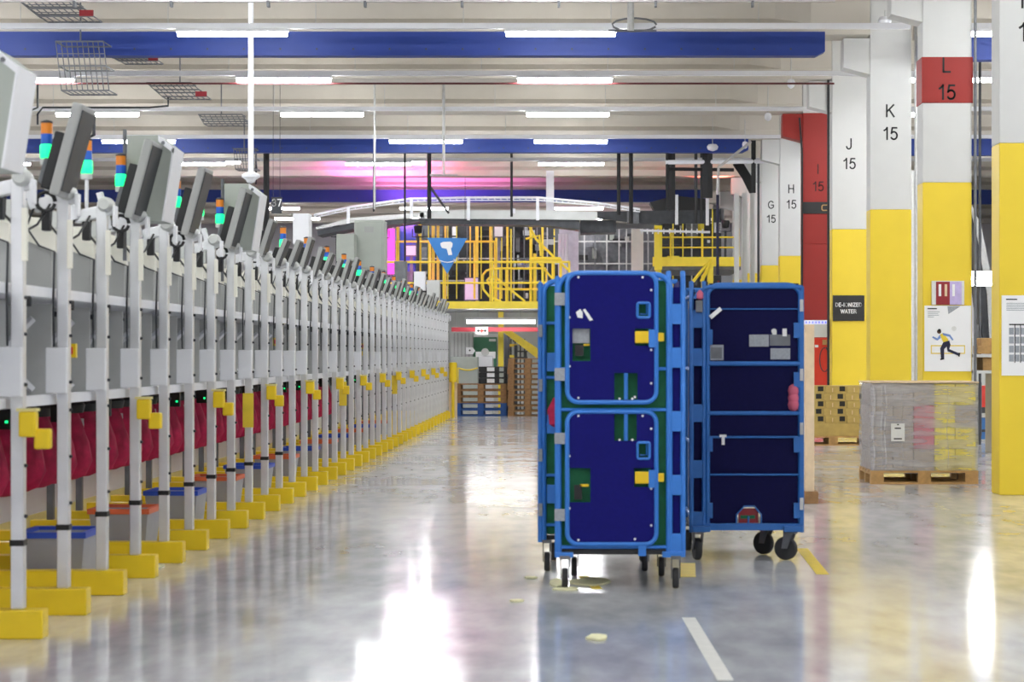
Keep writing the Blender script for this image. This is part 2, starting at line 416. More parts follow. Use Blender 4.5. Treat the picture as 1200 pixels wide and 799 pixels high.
# rails that carry the lamps
for i, (d, z, xs) in enumerate(rows):
    if d < 20 or d > 62: continue
    t = thing('lamp_rail', 'pale metal lamp rail across the hall, %s from the camera' % od(i-6), 'rail', (0, d, z+.075), 'lamp rails')
    B(-22, 4.35 if i < 12 else 3.9, d-.05, d+.05, z+.077, z+.15).build('channel', 'white_metal', t)
    for x in range(-20, 4, 2): MB().tube([(x+.3, d, z+.15), (x+.3, d, 7.0)], .006, 5).build('hanging_wire', 'galv', t)
    tag(B(4.9, 18, d-.05, d+.05, z+.077, z+.15).build('lamp_rail', 'white_metal'), 'pale lamp rail in the right aisle, %s from the camera' % od(i-6), 'rail', 'lamp rails in the right aisle')
pipe([(-22, 33.9, 5.70), (3.9, 33.9, 5.70)], .016, 'pipe_red', 'thin dark red sprinkler pipe across the ceiling')
# cable ladder at the very top of view
t = thing('cable_ladder', 'grey cable ladder along the top edge of the view', 'cable ladder', (0, 26, 5.7))
B(-12, 3, 25.97, 26.03, 5.69, 5.73).build('rail', 'galv', t)
for k in range(12): B(-11+k*1.18, -10.97+k*1.18, 25.95, 26.05, 5.63, 5.70).build('bracket', 'mid_steel', t)
# round white loudspeakers hung at the column line
for i, (x, y, d, r) in enumerate(((1037, 24, 31.6-1.2, .1), (927, 97, 34.5, .07), (900, 136, 39, .07), (835, 172, 44, .12), (873, 169, 44.5, .06))):
    p = W(x, y, d)
    t = thing('ceiling_speaker', 'small round white ceiling fitting, %s from the right' % od(i), 'ceiling fitting', p, 'round ceiling fittings')
    MB().lathe([(.01, .06), (r*.7, .05), (r, 0), (r*.8, -.06), (.02, -.09)], p, 16).build('shade', 'white_metal', t, smooth=True)
    MB().tube([p+Vector((0, 0, .05)), (p.x, p.y, 6.3)], .008, 6).build('stem', 'galv', t)
# hanging rods / poles
for (x, y0, y1, d, r, m, lab) in ((294, 62, 205, 30.0, .04, 'white_metal', 'white perforated hanging pole with a dome end'),
        (439, 163, 245, 40.0, .022, 'galv', 'thin galvanised hanging pole over the far lamps'),
        (520, 92, 205, 38.5, .026, 'galv', 'galvanised hanging pole left of middle'),
        (739, -10, 36, 28.77, .05, 'galv', 'thick galvanised pole holding a camera bracket at the top')):
    a = W(x, y0, d); b_ = W(x, y1, d)
    t = thing('hanging_pole', lab, 'pole', b_, 'hanging poles')
    MB().tube([(a.x, d, 7.0), b_], r, 8).build('pole', m, t, smooth=True)
    if x == 294: MB().lathe([(.01, .05), (.08, .03), (.13, 0), (.13, -.03), (.07, -.07), (.06, -.1), (.01, -.12)], b_, 16).build('dome', 'white_metal', t, smooth=True)
    if x == 739:
        MB().tube([b_+Vector((-.3, 0, .0)), b_+Vector((.35, 0, .0))], .018, 6).tube([b_+Vector((.05+.3*math.cos(a_*.5), 0, .08+.09*math.sin(a_*.5))) for a_ in range(13)], .014, 6).build('bracket', 'mid_steel', t)
    if x == 520: MB().tube([b_+Vector((-.25, 0, 0)), b_+Vector((.25, 0, 0))], .02, 6).build('foot_bracket', 'galv', t)
# mesh baskets near the ceiling
def basket(name, p, sx, sy, sz, shear, label, red=True, nx=9):
    t = thing(name, label, 'cable basket', p, 'wire baskets under the ceiling')
    mb = MB()
    c = [(0, 0, 0), (sx, 0, 0), (sx+0, sy, 0), (0, sy, 0)]
    for zz in (0, .5, 1):
        off = shear*zz
        pts = [p+Vector((x-off, y, zz*sz)) for x, y, _ in c]
        mb.tube(pts+[pts[0]], .012, 5)
    for k in range(nx):
        x = sx*k/(nx-1)
        mb.tube([p+Vector((x, 0, 0)), p+Vector((x-shear, 0, sz))], .008, 5)
        mb.tube([p+Vector((x, 0, 0)), p+Vector((x, sy, 0))], .008, 5)
    for k in range(5):
        mb.tube([p+Vector((0, 0, sz*k/4)) - Vector((shear*k/4, 0, 0)), p+Vector((sx-shear*k/4, 0, sz*k/4))], .007, 5)
    mb.build('wire_mesh', 'mid_steel', t)
    if red: B(p.x+sx*.75, p.x+sx, p.y-.02, p.y+.02, p.z, p.z+.08).build('red_end', 'maroon_print', t)
    MB().tube([p+Vector((sx*.4, 0, sz)), (p.x+sx*.4, p.y, 7.0)], .012, 6).build('hanger', 'mid_steel', t)
    return t
basket('wire_basket', W(72, 106, 29.6), .66, .5, .68, .08, 'tall wire mesh basket hanging below the near blue beam', False, 10)
B_ = W(72, 50, 29.7)
basket('cable_basket', W(45, 19, 28.0), .72, .5, .2, .25, 'flat wire basket at the top left of the ceiling')
basket('cable_basket', W(140, 71, 33.2), .6, .4, .1, .2, 'flat wire basket just under the near blue beam')
basket('cable_basket', W(190, 113, 34.4), .72, .4, .22, .25, 'flat wire basket with a red end under the second lamp rail')
basket('cable_basket', W(239, 145, 39.2), .8, .4, .17, .1, 'flat wire basket under the third lamp rail', False)
basket('cable_basket', W(276, 198, 44.2), .45, .4, .42, .04, 'wire basket hanging below the second blue beam', False)
for k, (pts, r) in enumerate((([(44, 98), (44, 126), (32, 131), (10, 131)], .02), ([(197, 113), (197, 124), (175, 126), (50, 126), (44, 134), (44, 146)], .02),
                              ([(110, 135), (110, 158), (100, 163), (60, 166)], .03))):
    tag(MB().tube([W(x, y, 37.6) for x, y in pts], r, 6).build('cable_conduit', 'dark_steel'), ['dark bent cable conduit at upper left', 'long dark cable running from the wire basket to the left', 'thick dark cable behind the third lamp rail'][k], 'cable', 'ceiling cables')

# ------------------------------------------------------------------ left row of put stations
def XR_(d): return -2.683-.0095*(d-10.48)
RZ = math.atan(.0095)
NP, DP = 40, .95
pd = [10.48+DP*k for k in range(NP)]
def row(n, dx=0, dz=0, dy=0): return ((XR_(pd[n])+dx, pd[n]+dy, dz), RZ)
# upright
t = up = thing('rack_upright', 'x', 'rack upright')
B(-1.5, 0, 0, .12, 0, .143).build('foot', 'yellow', t, bevel=.008)
mb = B(-.166, -.104, .03, .10, .143, 2.26)
mb.build('post', 'post_grey', t, bevel=.006)
for z in (.6, .85, 1.1, 1.25, 1.5, 1.68, 1.9, 2.1): MB().lathe([(.009, -.002), (.009, .012), (.004, .016)], (-.104, .06, z), 8, 'x').build('bolt', 'dark_steel', t)
B(-1.38, -1.33, .03, .09, .143, 1.12).build('rear_post', 'mid_steel', t, bevel=.004)
B(-.215, -.10, -.02, .03, 1.19, 1.435).build('junction_box', 'white_metal', t, bevel=.008)
B(-.170, -.100, .026, .104, .455, .485).build('cable_tie', 'black', t)
B(-.105, -.078, .0, .03, 1.86, 2.12).build('label_strip', 'cream', t, bevel=.003)
hb = MB().box(-.30, -.06, .035, .095, 2.2, 2.27); hb.rot(R(-14), 'Y', (-.135, .06, 2.24))
hb.build('head_arm', 'post_grey', t, bevel=.006)
MB().lathe([(.03, -.07), (.045, -.04), (.045, .03), (.02, .05)], (-.11, .05, 2.27), 12, 'y').build('pivot', 'panel_light', t, smooth=True)
nb = MB().box(-.31, -.27, -.0, .04, 2.18, 2.42).rot(R(-16), 'Y', (-.29, .02, 2.2)); nb.build('sensor_bar', 'white_metal', t, bevel=.005)
MB().tube([(-.28, .02, 2.2), (-.32, .0, 2.08), (-.25, -.01, 1.98), (-.17, .0, 1.95), (-.18, .015, 1.7), (-.178, .02, 1.44)], .006, 5).build('cable', 'dark_steel', t)
MB().tube([(-.2, .06, 2.2), (-.24, .2, 2.1), (-.22, .45, 2.02), (-.2, .7, 2.08), (-.19, .93, 2.2)], .007, 5).build('slack_cable', 'black', t)
B(-.45, -.33, .0, .09, 2.13, 2.23).build('relay_box', 'panel_light', t, bevel=.006)
B(-.235, -.19, -.03, .03, 2.06, 2.17).build('scanner_head', 'black', t, bevel=.008)
B(-.06, -.04, -.02, .05, 2.14, 2.26).build('white_bracket', 'white_metal', t, bevel=.005)
spots = [row(n) for n in range(NP)]
labs = ['grey metal rack post on a yellow foot, %s from the camera' % od(n) for n in range(NP)]
series(up, spots, labs, 'rack posts on yellow feet')
for o in [o for o in bpy.data.objects if o.parent is not None and o.name.split('.')[0] in ('cable_tie', 'label_strip', 'junction_box', 'slack_cable')]:
    y = o.parent.location.y; k = o.name.split('.')[0]
    n = round((y-10.48)/DP)
    if (k == 'cable_tie' and n > 10) or (k == 'label_strip' and n > 9) or (k == 'junction_box' and n > 11 and n % 3) or (k == 'slack_cable' and n > 14): bpy.data.objects.remove(o)
# stack lights
t = sl = thing('signal_tower', 'x', 'signal light')
MB().lathe([(.034, 0), (.034, .03)], (0, 0, 0), 16).build('collar', 'panel_light', t)
MB().lathe([(.03, .03), (.036, .04), (.036, .10), (.031, .108)], (0, 0, 0), 16).build('green_lens', 'lens_green', t, smooth=True)
MB().lathe([(.03, .108), (.031, .115), (.031, .165)], (0, 0, 0), 16).build('blue_lens', 'lens_blue', t)
MB().lathe([(.031, .165), (.031, .222)], (0, 0, 0), 16).build('orange_lens', 'lens_orange', t)
MB().lathe([(.032, .222), (.032, .232), (.01, .24)], (0, 0, 0), 16).build('cap', 'dark_steel', t)
MB().tube([(0, 0, 0), (0, 0, -.18), (.08, 0, -.22)], .012, 8).build('stem', 'post_grey', t)
spots, labs = [], []
for n in [1, 2, 3, 5, 6, 7]+list(range(9, 32, 2)):
    spots.append(row(n, -.225, 2.42, .05)); labs.append('signal tower with green, blue and orange lenses beside the %s rack post' % od(n))
series(sl, spots, labs, 'signal towers on the rack posts')
# monitors on every second post
def screen_proto():
    t = thing('touch_screen', 'x', 'monitor')
    lean = R(15)
    c = (0, 0, 0)
    MB().box(-.02, .035, -.17, .17, 0, .50).rot(lean, 'Y', c).build('housing', 'panel_grey', t, bevel=.012)
    MB().box(-.075, -.02, -.15, .15, .02, .33).rot(lean, 'Y', c).build('back_pack', 'black', t, bevel=.01)
    MB().box(-.105, -.075, -.11, .11, .04, .18).rot(lean, 'Y', c).build('keypad', 'mid_steel', t, bevel=.01)
    MB().box(.035, .041, -.15, .15, .03, .47).rot(lean, 'Y', c).build('screen', 'dark_steel', t)
    MB().tube([(-.06+.05*math.cos(a*.55), -.05, -.03+.05*math.sin(a*.55)) for a in range(12)], .011, 6).build('cable_loop', 'black', t)
    return t
sc = screen_proto()
ns = [1, 3, 5, 7]+list(range(9, 39, 1))
series(sc, [row(n, -.13-(.02 if n > 8 else 0), 2.24+(.03*math.sin(n*2.3) if n > 8 else 0), -.06) for n in ns], ['grey tilted touch screen above the %s rack post' % od(n) for n in ns], 'touch screens on the rack posts')
for o in list(bpy.data.objects):
    if o.name.startswith('touch_screen') and o.parent is None and o.location.y > 18.5: o.scale = (.8, .8, .62+.1*math.sin(o.location.y*5))
# terminal cabinets on every fourth post
t = tb = thing('terminal_cabinet', 'x', 'cabinet')
MB().prism([(-.2, 0), (-.2, .54), (0, .54), (.1, .46), (.03, .0)], .12, .42).build('body', 'green_grey', t)
MB().prism([(0, .54), (.1, .46), (.1, .42), (.0, .50)], .1, .12).build('front_bezel', 'white_metal', t)
MB().prism([(.102, .46), (.032, .0), (.02, .0), (.09, .46)], .1, .44).build('side_bezel', 'white_metal', t)
MB().lathe([(.012, 0), (.012, .008)], (.03, .095, .49), 10, 'y').build('screw', 'mid_steel', t)
MB().tube([(-.22, .15, -.25), (-.22, .15, .58)], .012, 6).build('support_rod', 'mid_steel', t)
ns = [-1, 3, 7]
def rowf(n, dx, dz, dy): d = 10.48+DP*n; return ((XR_(d)+dx, d+dy, dz), RZ)
series(tb, [rowf(n, .0, 2.24, .0) for n in ns], ['pale grey terminal cabinet raised above the row, %s from the camera' % od(k) for k in range(len(ns))], 'terminal cabinets above the row')
# yellow scanner holders at every third post
t = sh = thing('scanner_holder', 'x', 'scanner holder')
MB().box(.0, .085, 0, .07, .06, .185).build('upper_cup', 'yellow', t, bevel=.012)
MB().box(.07, .15, .02, .08, 0, .10).build('lower_cup', 'yellow', t, bevel=.012)
B(-.01, .09, .0, .075, .185, .2).build('rim', 'pale_yellow', t, bevel=.003)
ns = list(range(0, 39, 3))
series(sh, [row(n, -.105, .935, -.06) for n in ns], ['yellow double-cup scanner holder, %s from the camera' % od(k) for k in range(len(ns))], 'yellow scanner holders')
# yellow guard strips on two posts
for k, n in enumerate((8, 16, 24)):
    dd = row(n)[0]
    tag(B(dd[0]-.18, dd[0]-.09, dd[1]+.015, dd[1]+.028, .78, 1.07).build('guard_strip', 'tape_yellow'), 'yellow patterned strip taped down the %s rack post' % od(n), 'strip', 'yellow strips on rack posts')
# orange/yellow little tags on the mid shelf
for k, (n, z) in enumerate(((2, 1.38), (11, 1.48), (20, 1.47), (29, 1.45))):
    dd = row(n)[0]
    t = thing('shelf_tag_holder', 'small yellow and red tag holder hanging on the shelf divider, %s from the camera' % od(k), 'tag holder', (dd[0]-.2, dd[1]-.3, z), 'yellow tag holders')
    B(dd[0]-.27, dd[0]-.20, dd[1]-.32, dd[1]-.28, z+.0, z+.08).build('clip', 'yellow', t)
    B(dd[0]-.255, dd[0]-.215, dd[1]-.325, dd[1]-.32, z+.02, z+.06).build('red_label', 'red', t)
    B(dd[0]-.24, dd[0]-.23, dd[1]-.31, dd[1]-.30, z-.09, z+.0).build('stem', 'yellow', t)
# shelf units of three bays
t = su = thing('shelf_unit', 'x', 'shelf')
L3 = DP*3
B(-.235, -.185, 0, L3, 1.13, 1.185).build('lower_rail', 'white_metal', t, bevel=.004)
B(-.235, -.185, 0, L3, 1.70, 1.755).build('upper_rail', 'white_metal', t, bevel=.004)
B(-1.5, -.24, 0, L3, 1.14, 1.165).build('lower_deck', 'white_metal', t)
B(-1.5, -.24, 0, L3, 1.715, 1.74).build('upper_deck', 'white_metal', t)
B(-1.53, -1.5, 0, L3, 1.14, 1.74).build('back_panel', 'white_metal', t)
for k in range(3):
    MB().lathe([(.03, 0), (.03, .05), (.02, .06)], (-.21, .5+k*DP, 1.645), 10).build('roller', 'black', t)
nsu = 14
series(su, [rowf(-3+3*k, 0, 0, 0) for k in range(nsu)], ['white-edged two-level shelf section of the put wall, %s from the camera' % od(k) for k in range(nsu)], 'shelf sections')
# upper dividers
t = ud = thing('chute_divider', 'x', 'divider')
MB().prism([(-1.5, 1.755), (-1.5, 2.18), (-.78, 2.18), (-.26, 1.98), (-.26, 1.755)], 0, .02).build('plate', 'panel_grey', t)
MB().prism([(-1.5, 2.18), (-1.5, 2.29), (-.74, 2.27), (-.24, 2.06), (-.24, 1.96), (-.78, 2.18)], -.02, .04).build('edge_cover', 'cream', t)
ns = list(range(0, NP-1))
series(ud, [row(n, 0, 0, .3) for n in ns], ['grey upper chute divider with cream sloping edge beyond the %s rack post' % od(n) for n in ns], 'upper chute dividers')
# lower dividers
t = ld = thing('shelf_divider', 'x', 'divider')
B(-1.45, -.3, 0, .012, 1.167, 1.68).build('plate', 'panel_mid', t)
bx = MB()
for a, b_ in (((-1.4, 1.2), (-.95, 1.6)), ((-1.4, 1.6), (-.95, 1.2)), ((-.8, 1.2), (-.4, 1.6)), ((-.8, 1.6), (-.4, 1.2))):
    bx.bar((a[0], -.012, a[1]), (b_[0], -.012, b_[1]), .03)
bx.build('cross_straps', 'white_metal', t)
B(-.87, -.83, -.02, -.0, 1.17, 1.68).build('strut', 'white_metal', t)
kn = MB()
for x, z in ((-1.35, 1.42), (-.9, 1.62), (-.9, 1.22), (-.5, 1.64), (-.45, 1.24), (-.6, 1.4)): kn.lathe([(.016, -.03), (.016, 0)], (x, 0, z), 10, 'y')
kn.build('knobs', 'dark_steel', t)
series(ld, [row(n, 0, 0, .45) for n in ns], ['grey cross-strapped shelf divider just beyond the %s rack post' % od(n) for n in ns], 'middle shelf dividers')
# skirting panels
t = sk = thing('skirting_panel', 'x', 'panel')
B(-1.64, -1.6, 0, L3-.01, .15, .52).build('white_board', 'white_metal', t)
B(-1.64, -1.59, 0, L3-.01, .02, .15).build('yellow_band', 'pale_yellow', t)
B(-1.63, -1.6, 0, L3-.01, 0, .02).build('foot_strip', 'black', t)
series(sk, [rowf(-3+3*k, 0, 0, 0) for k in range(nsu)], ['white low skirting panel with pale yellow band behind the feet, %s from the camera' % od(k) for k in range(nsu)], 'skirting panels')
# maroon bags hanging below the lower shelf
def bag_mesh(seed):
    rnd = random.Random(seed); mb = MB(); n = 18; prof = [(.09, .0), (.14, .03), (.17, .14), (.17, .28), (.15, .40), (.12, .5), (.14, .56)]
    i = 0
    for k, (r, z) in enumerate(prof):
        for j in range(n):
            th = 2*PI*j/n; rr = r*(1+.12*math.sin(3*th+k)+.08*rnd.uniform(-1, 1))
            mb.v.append((rr*math.cos(th)*1.15, rr*math.sin(th), z))
    for k in range(len(prof)-1):
        for j in range(n): mb.f.append((k*n+j, k*n+(j+1) % n, (k+1)*n+(j+1) % n, (k+1)*n+j))
    mb.f.append(tuple(range(n))); mb.f.append(tuple((len(prof)-1)*n+j for j in range(n)))
    return mb
t = bg = thing('tote_bag', 'x', 'bag')
bag_mesh(3).build('body', 'maroon', t, smooth=True)
MB().lathe([(.16, .50), (.175, .56), (.15, .60)], (0, 0, 0), 16).build('black_collar', 'black', t, smooth=True)
B(-.02, .02, -.225, -.2, .08, .45).build('white_strap', 'white_print', t)
spots, labs = [], []
for k in range(66):
    d = 9.3+.06+DP/4+k*DP/2+.23; spots.append(((XR_(d)-1.22, d, .46), RZ+.2*(k % 3))); labs.append('dark red bag hanging under the lower shelf, %s from the camera' % (od(k) if k < 49 else 'very far, near the end'))
# beyond the countable near ones, keep labels distinct by section
spots = spots[:49]; labs = labs[:49]
series(bg, spots, labs, 'dark red bags under the shelf')
# a dark rail the bags hang from, with green indicator lamps
t = thing('bag_rail', 'black rail with small green lights that the dark red bags hang from', 'rail', (XR_(20)-1.25, 20, 1.1))
MB().tube([(XR_(8)-1.25, 8, 1.115), (XR_(46)-1.25, 46, 1.115)], .015, 6).build('tube', 'black', t)
t = cbx = thing('control_box', 'x', 'control box')
B(-.05, .05, 0, .06, .0, .2).build('body', 'black', t, bevel=.004)
B(.02, .035, -.011, .0, .04, .055).build('green_lamp', 'lens_green', t)
series(cbx, [rowf((10.3+k*1.43-10.48)/DP, -.91, .935, 0) for k in range(18)], ['small black control box with green lamp under the lower shelf, %s from the camera' % od(k) for k in range(18)], 'control boxes under the shelf')
# bins between the feet
def bin_proto(rim, label):
    t = thing('storage_bin', label, 'bin')
    mb = MB(); 
    a, b_ = .165, .20
    i = 0
    mb.v = [(-a, -.2, 0), (a, -.2, 0), (a, .2, 0), (-a, .2, 0), (-b_, -.24, .33), (b_, -.24, .33), (b_, .24, .33), (-b_, .24, .33),
            (-b_+.02, -.22, .33), (b_-.02, -.22, .33), (b_-.02, .22, .33), (-b_+.02, .22, .33), (-a+.02, -.18, .02), (a-.02, -.18, .02), (a-.02, .18, .02), (-a+.02, .18, .02)]
    mb.f = [(0, 1, 2, 3), (12, 13, 14, 15)]
    for k in range(4):
        l = (k+1) % 4; mb.f += [(k, l, 4+l, 4+k), (4+k, 4+l, 8+l, 8+k), (8+k, 8+l, 12+l, 12+k)]
    mb.build('tub', 'bin_grey', t, bevel=.004)
    r = MB().box(-.21, .21, -.25, -.22, .315, .35).box(-.21, .21, .22, .25, .315, .35).box(-.21, -.18, -.22, .22, .315, .35).box(.18, .21, -.22, .22, .315, .35)
    r.build('rim', rim, t)
    return t
bb = bin_proto('rim_blue', 'x'); bo_ = bin_proto('rim_orange', 'x')
ds = [10.48+DP*(2+2*k)+.12+.3+.01 for k in range(12)]
sp = lambda d: ((XR_(d)-.47, d, 0), RZ)
series(bb, [sp(d) for d in ds[0::2]], ['grey bin with blue rim behind the yellow feet, %s from the camera' % od(k) for k in range(6)], 'blue-rimmed bins')
series(bo_, [sp(d) for d in ds[1::2]], ['grey bin with orange rim behind the yellow feet, %s from the camera' % od(k) for k in range(6)], 'orange-rimmed bins')
# yellow bollard sleeve and board at the row's far end
p = W(531, 490, 47.2)
tag(B(p.x-.10, p.x+.08, 47.3, 47.4, 0, 1.15).build('end_board', 'wood_pale'), 'pale plywood board closing the far end of the rack row', 'board')
tag(MB().lathe([(.06, 0), (.09, .01), (.09, .42), (.07, .44)], (p.x, 47.15, .78), 16).lathe([(.035, -.78), (.035, 0)], (p.x, 47.15, .78), 10).build('yellow_sleeve', 'yellow', smooth=True), 'yellow padded sleeve on the last rack post', 'sleeve')

# ------------------------------------------------------------------ roll cages
def caster(t, x, y, yaw=0, r=.062, wd=.036, z0=0, tall=.2):
    o = thing('caster', None, None); bpy.data.objects.remove(o)
    top = tall
    fk = MB()
    fk.box(x-.03, x+.03, y-.04, y+.04, top-.02, top)
    for s in (-1, 1): fk.prism([(y-.035, top-.01), (y+.035, top-.01), (y+.02+r*.4, r), (y-.02+r*.4, r)], x+s*(wd/2+.004), x+s*(wd/2+.010), 'x')
    fk.rot(yaw, 'Z', (x, y, 0))
    f = fk.build('caster', 'mid_steel', t)
    wh = MB().lathe([(r*.35, -wd/2), (r*.9, -wd/2), (r, -wd*.3), (r, wd*.3), (r*.9, wd/2), (r*.35, wd/2)], (x, y+r*.4, r+.001), 24, 'x').rot(yaw, 'Z', (x, y, 0))
    wh.build('wheel', 'rubber', f, smooth=True)
    return f
CWD, CH, CDD = .78, 1.89, .78
def cage_common(t, ladder_right, frame, panel, base_z=.235):
    # ladder side
    s = 1 if ladder_right else -1
    x_out = s*CWD/2; x_in = s*(CWD/2-.10)
    la = MB()
    for x in (x_out-s*.014, x_in): la.tube([(x, .0, .19), (x, .0, 1.86), (x, .02, CH)], .0165, 8)
    for z in (.27, .62, 1.0, 1.38, 1.64): la.box(min(x_in, x_out), max(x_in, x_out), -.012, .012, z-.06, z+.06)
    la.tube([(x_out-s*.014, CDD, .19), (x_out-s*.014, CDD, CH-.03)], .0165, 8)
    for z in (.3, .8, 1.3, 1.8): la.tube([(x_out-s*.014, 0, z), (x_out-s*.014, CDD, z)], .011, 6)
    la.build('ladder_post', frame, t, smooth=True)
    B(min(x_in, x_out)+.012, max(x_in, x_out)-.012, .02, .026, .24, 1.8).build('narrow_panel', panel, t)
    B(min(x_out-s*.03, x_out-s*.036), max(x_out-s*.03, x_out-s*.036), .03, CDD-.02, .24, 1.84).build('side_panel', panel, t)
    # far side
    sd = MB()
    xo = -s*CWD/2
    for y in (.0, CDD): sd.tube([(xo+s*.016, y, .19), (xo+s*.016, y, CH-.03)], .0165, 8)
    for z in (.3, .8, 1.3, 1.86): sd.tube([(xo+s*.016, 0, z), (xo+s*.016, CDD, z)], .011, 6)
    sd.tube([(xo+s*.016, CDD, 1.86), (x_out-s*.014, CDD, 1.86)], .0165, 8)
    sd.build('side_frame', frame, t, smooth=True)
    B(-CWD/2+.01, CWD/2-.01, .0, CDD, .205, base_z).build('base_tray', 'black', t, bevel=.006)
def label_box(t, nm, m, x0, x1, z0, z1, y=-.004): return B(x0, x1, y-.003, y, z0, z1).build(nm, m, t)

def near_cage(label, detail=True):
    t = thing('roll_cage', label, 'roll cage')
    cage_common(t, True, 'cage_blue', 'navy')
    # x from left edge -.39; scale 196.4 px/m at d=12.73, left edge px 650
    X = lambda px: -.39+(px-650)/196.4
    Z = lambda py: CAMZ-(py-415)/196.4
    # outer portal tube
    fr = MB().tube([(X(655), 0, .2)]+[(X(655), 0, 1.72)]+[(X(655)+.09*(1-math.cos(a)), 0, 1.79+.085*math.sin(a)) for a in [PI/2*k/5 for k in range(6)]]+
                   [(X(768)+.09*math.sin(a), 0, 1.79+.085*math.cos(a)) for a in [PI/2*k/5 for k in range(6)]]+[(X(785), 0, 1.6), (X(785), 0, .2)], .017, 10)
    for z in (Z(432), Z(480), .25): fr.tube([(X(655), .0, z), (X(785), .0, z)], .011, 8)
    fr.build('portal_frame', 'cage_blue', t, smooth=True)
    B(X(657), X(784), .03, .036, .24, 1.84).build('green_liner', 'green_cloth', t)
    hg = MB()
    for y0, y1 in ((343, 358), (431, 446), (507, 520), (596, 610)):
        B(X(650), X(663), -.03, -.015, Z(y1), Z(y0)).build('hinge', 'grey_label', t, bevel=.003)
    def door(y0, y1, nm, upper):
        x0, x1 = X(665), X(769); z0, z1 = Z(y1), Z(y0)
        d = MB().tube(rrect(x0, x1, z0, z1, .065, -.03), .0145, 8, True).build(nm, 'cage_blue', t, smooth=True)
        # panel with cut-outs assembled of strips around them
        if upper: holes = [(671, 385, 692, 423), (747, 355, 761, 372), (720, 437, 747, 468), (744, 385, 763, 405)]
        else: holes = [(667, 548, 692, 588), (747, 518, 761, 537), (720, 485, 746, 516), (743, 548, 763, 570)]
        xs = sorted({667, 768}|{h[0] for h in holes}|{h[2] for h in holes}); ys = sorted({y0+2, y1-2}|{h[1] for h in holes}|{h[3] for h in holes})
        pn = MB()
        for a in range(len(xs)-1):
            run = None
            for b in range(len(ys)-1):
                cx, cy = (xs[a]+xs[a+1])/2, (ys[b]+ys[b+1])/2
                hole = any(h[0] < cx < h[2] and h[1] < cy < h[3] for h in holes)
                if not hole:
                    if run is None: run = ys[b]
                if hole or b == len(ys)-2:
                    end = ys[b] if hole else ys[b+1]
                    if run is not None: pn.box(X(xs[a]), X(xs[a+1]), -.034, -.028, Z(end), Z(run))
                    run = None
        pn.build('panel', 'navy', d)
        h = holes[1]; MB().tube(rrect(X(h[0]), X(h[2]), Z(h[3]), Z(h[1]), .012, -.036), .009, 6, True).build('grip_frame', 'cage_blue', d, smooth=True)
        MB().tube([(X(750), -.01, Z(h[3])+.02), (X(758), -.01, Z(h[3])+.02), (X(758), -.01, Z(h[1]))], .006, 6).build('grip_bar', 'cage_blue', d)
        h = holes[2]; MB().tube([(X(733.5), -.036, Z(h[3])), (X(733.5), -.036, Z(h[1]))], .013, 8).build('centre_bar', 'cage_blue', d)
        B(X(h[0])+.003, X(h[2])-.003, .0, .004, Z(h[3]), Z(h[1])).build('dark_gap', 'black', d) if False else None
        h = holes[3]; yl = (h[1]+h[3])/2
        B(X(744), X(761), -.052, -.03, Z(yl+7), Z(yl-7)).build('latch', 'latch_yellow', d, bevel=.006)
        B(X(760), X(768), -.056, -.03, Z(yl+12), Z(yl-9)).build('latch_plate', 'cage_blue', d, bevel=.004)
        B(X(771), X(778), -.04, -.02, Z(yl+5), Z(yl-5)).build('latch_keeper', 'latch_yellow', d, bevel=.004)
        rv = MB()
        for px, py in ((678, y0+5), (753, y0+5), (667.5, y0+52), (667.5, y1-42), (678, y1-5), (744, y1-6), (763, y0+20), (763, y1-22), (763, y0+90), (726, holes[2][3]-1), (741, holes[2][3]-1)):
            rv.lathe([(.0075, -.002), (.0075, 0)], (X(px), -.036, Z(py)), 8, 'y')
        rv.build('rivets', 'white_metal', d)
        return d
    d1 = door(320, 471, 'upper_door', True); d2 = door(482, 637, 'lower_door', False)
    B(X(671), X(691), -.01, -.006, Z(402), Z(385)).build('window_label', 'grey_label', d1)
    B(X(674), X(684), -.014, -.008, Z(417), Z(404)).build('tape', 'black', d1)
    B(X(684), X(691), -.014, -.008, Z(405), Z(403)).build('tab', 'latch_yellow', d1)
    B(X(673), X(682), -.014, -.008, Z(585), Z(568)).build('tape', 'black', d2)
    B(X(680), X(690), -.014, -.008, Z(570), Z(567)).build('tab', 'latch_yellow', d2)
    mb = MB().prism([(X(675), Z(366)), (X(680), Z(362)), (X(683), Z(366)), (X(683), Z(373)), (X(677), Z(372))], -.038, -.035)
    mb.prism([(X(683), Z(363)), (X(686), Z(362)), (X(695), Z(375)), (X(691), Z(376))], -.038, -.035).build('sticker', 'white_print', d1)
    for z in (.2,):
        B(X(651), X(672), -.03, .03, .19, .22).build('foot_bracket', 'cage_blue', t, bevel=.005)
        B(X(776), X(800), -.03, .03, .19, .225).build('foot_bracket', 'cage_blue', t, bevel=.005)
        B(X(748), X(757), -.04, -.02, .2, Z(637)).build('drop_bolt', 'cage_blue', t)
    for x in (X(662), X(792)):
        caster(t, x, 0, 0); 
    for x in (X(672), X(780)):
        caster(t, x, CDD-.08, 0)
    # goods and lining inside
    B(-CWD/2+.03, CWD/2-.05, CDD-.02, CDD-.014, .24, 1.85).build('rear_panel', 'navy', t)
    return t
nc = near_cage('blue roll cage with two latched doors, nearest to the camera')
nc.location = ((726.5-690)*12.73/2500, 12.73, 0)
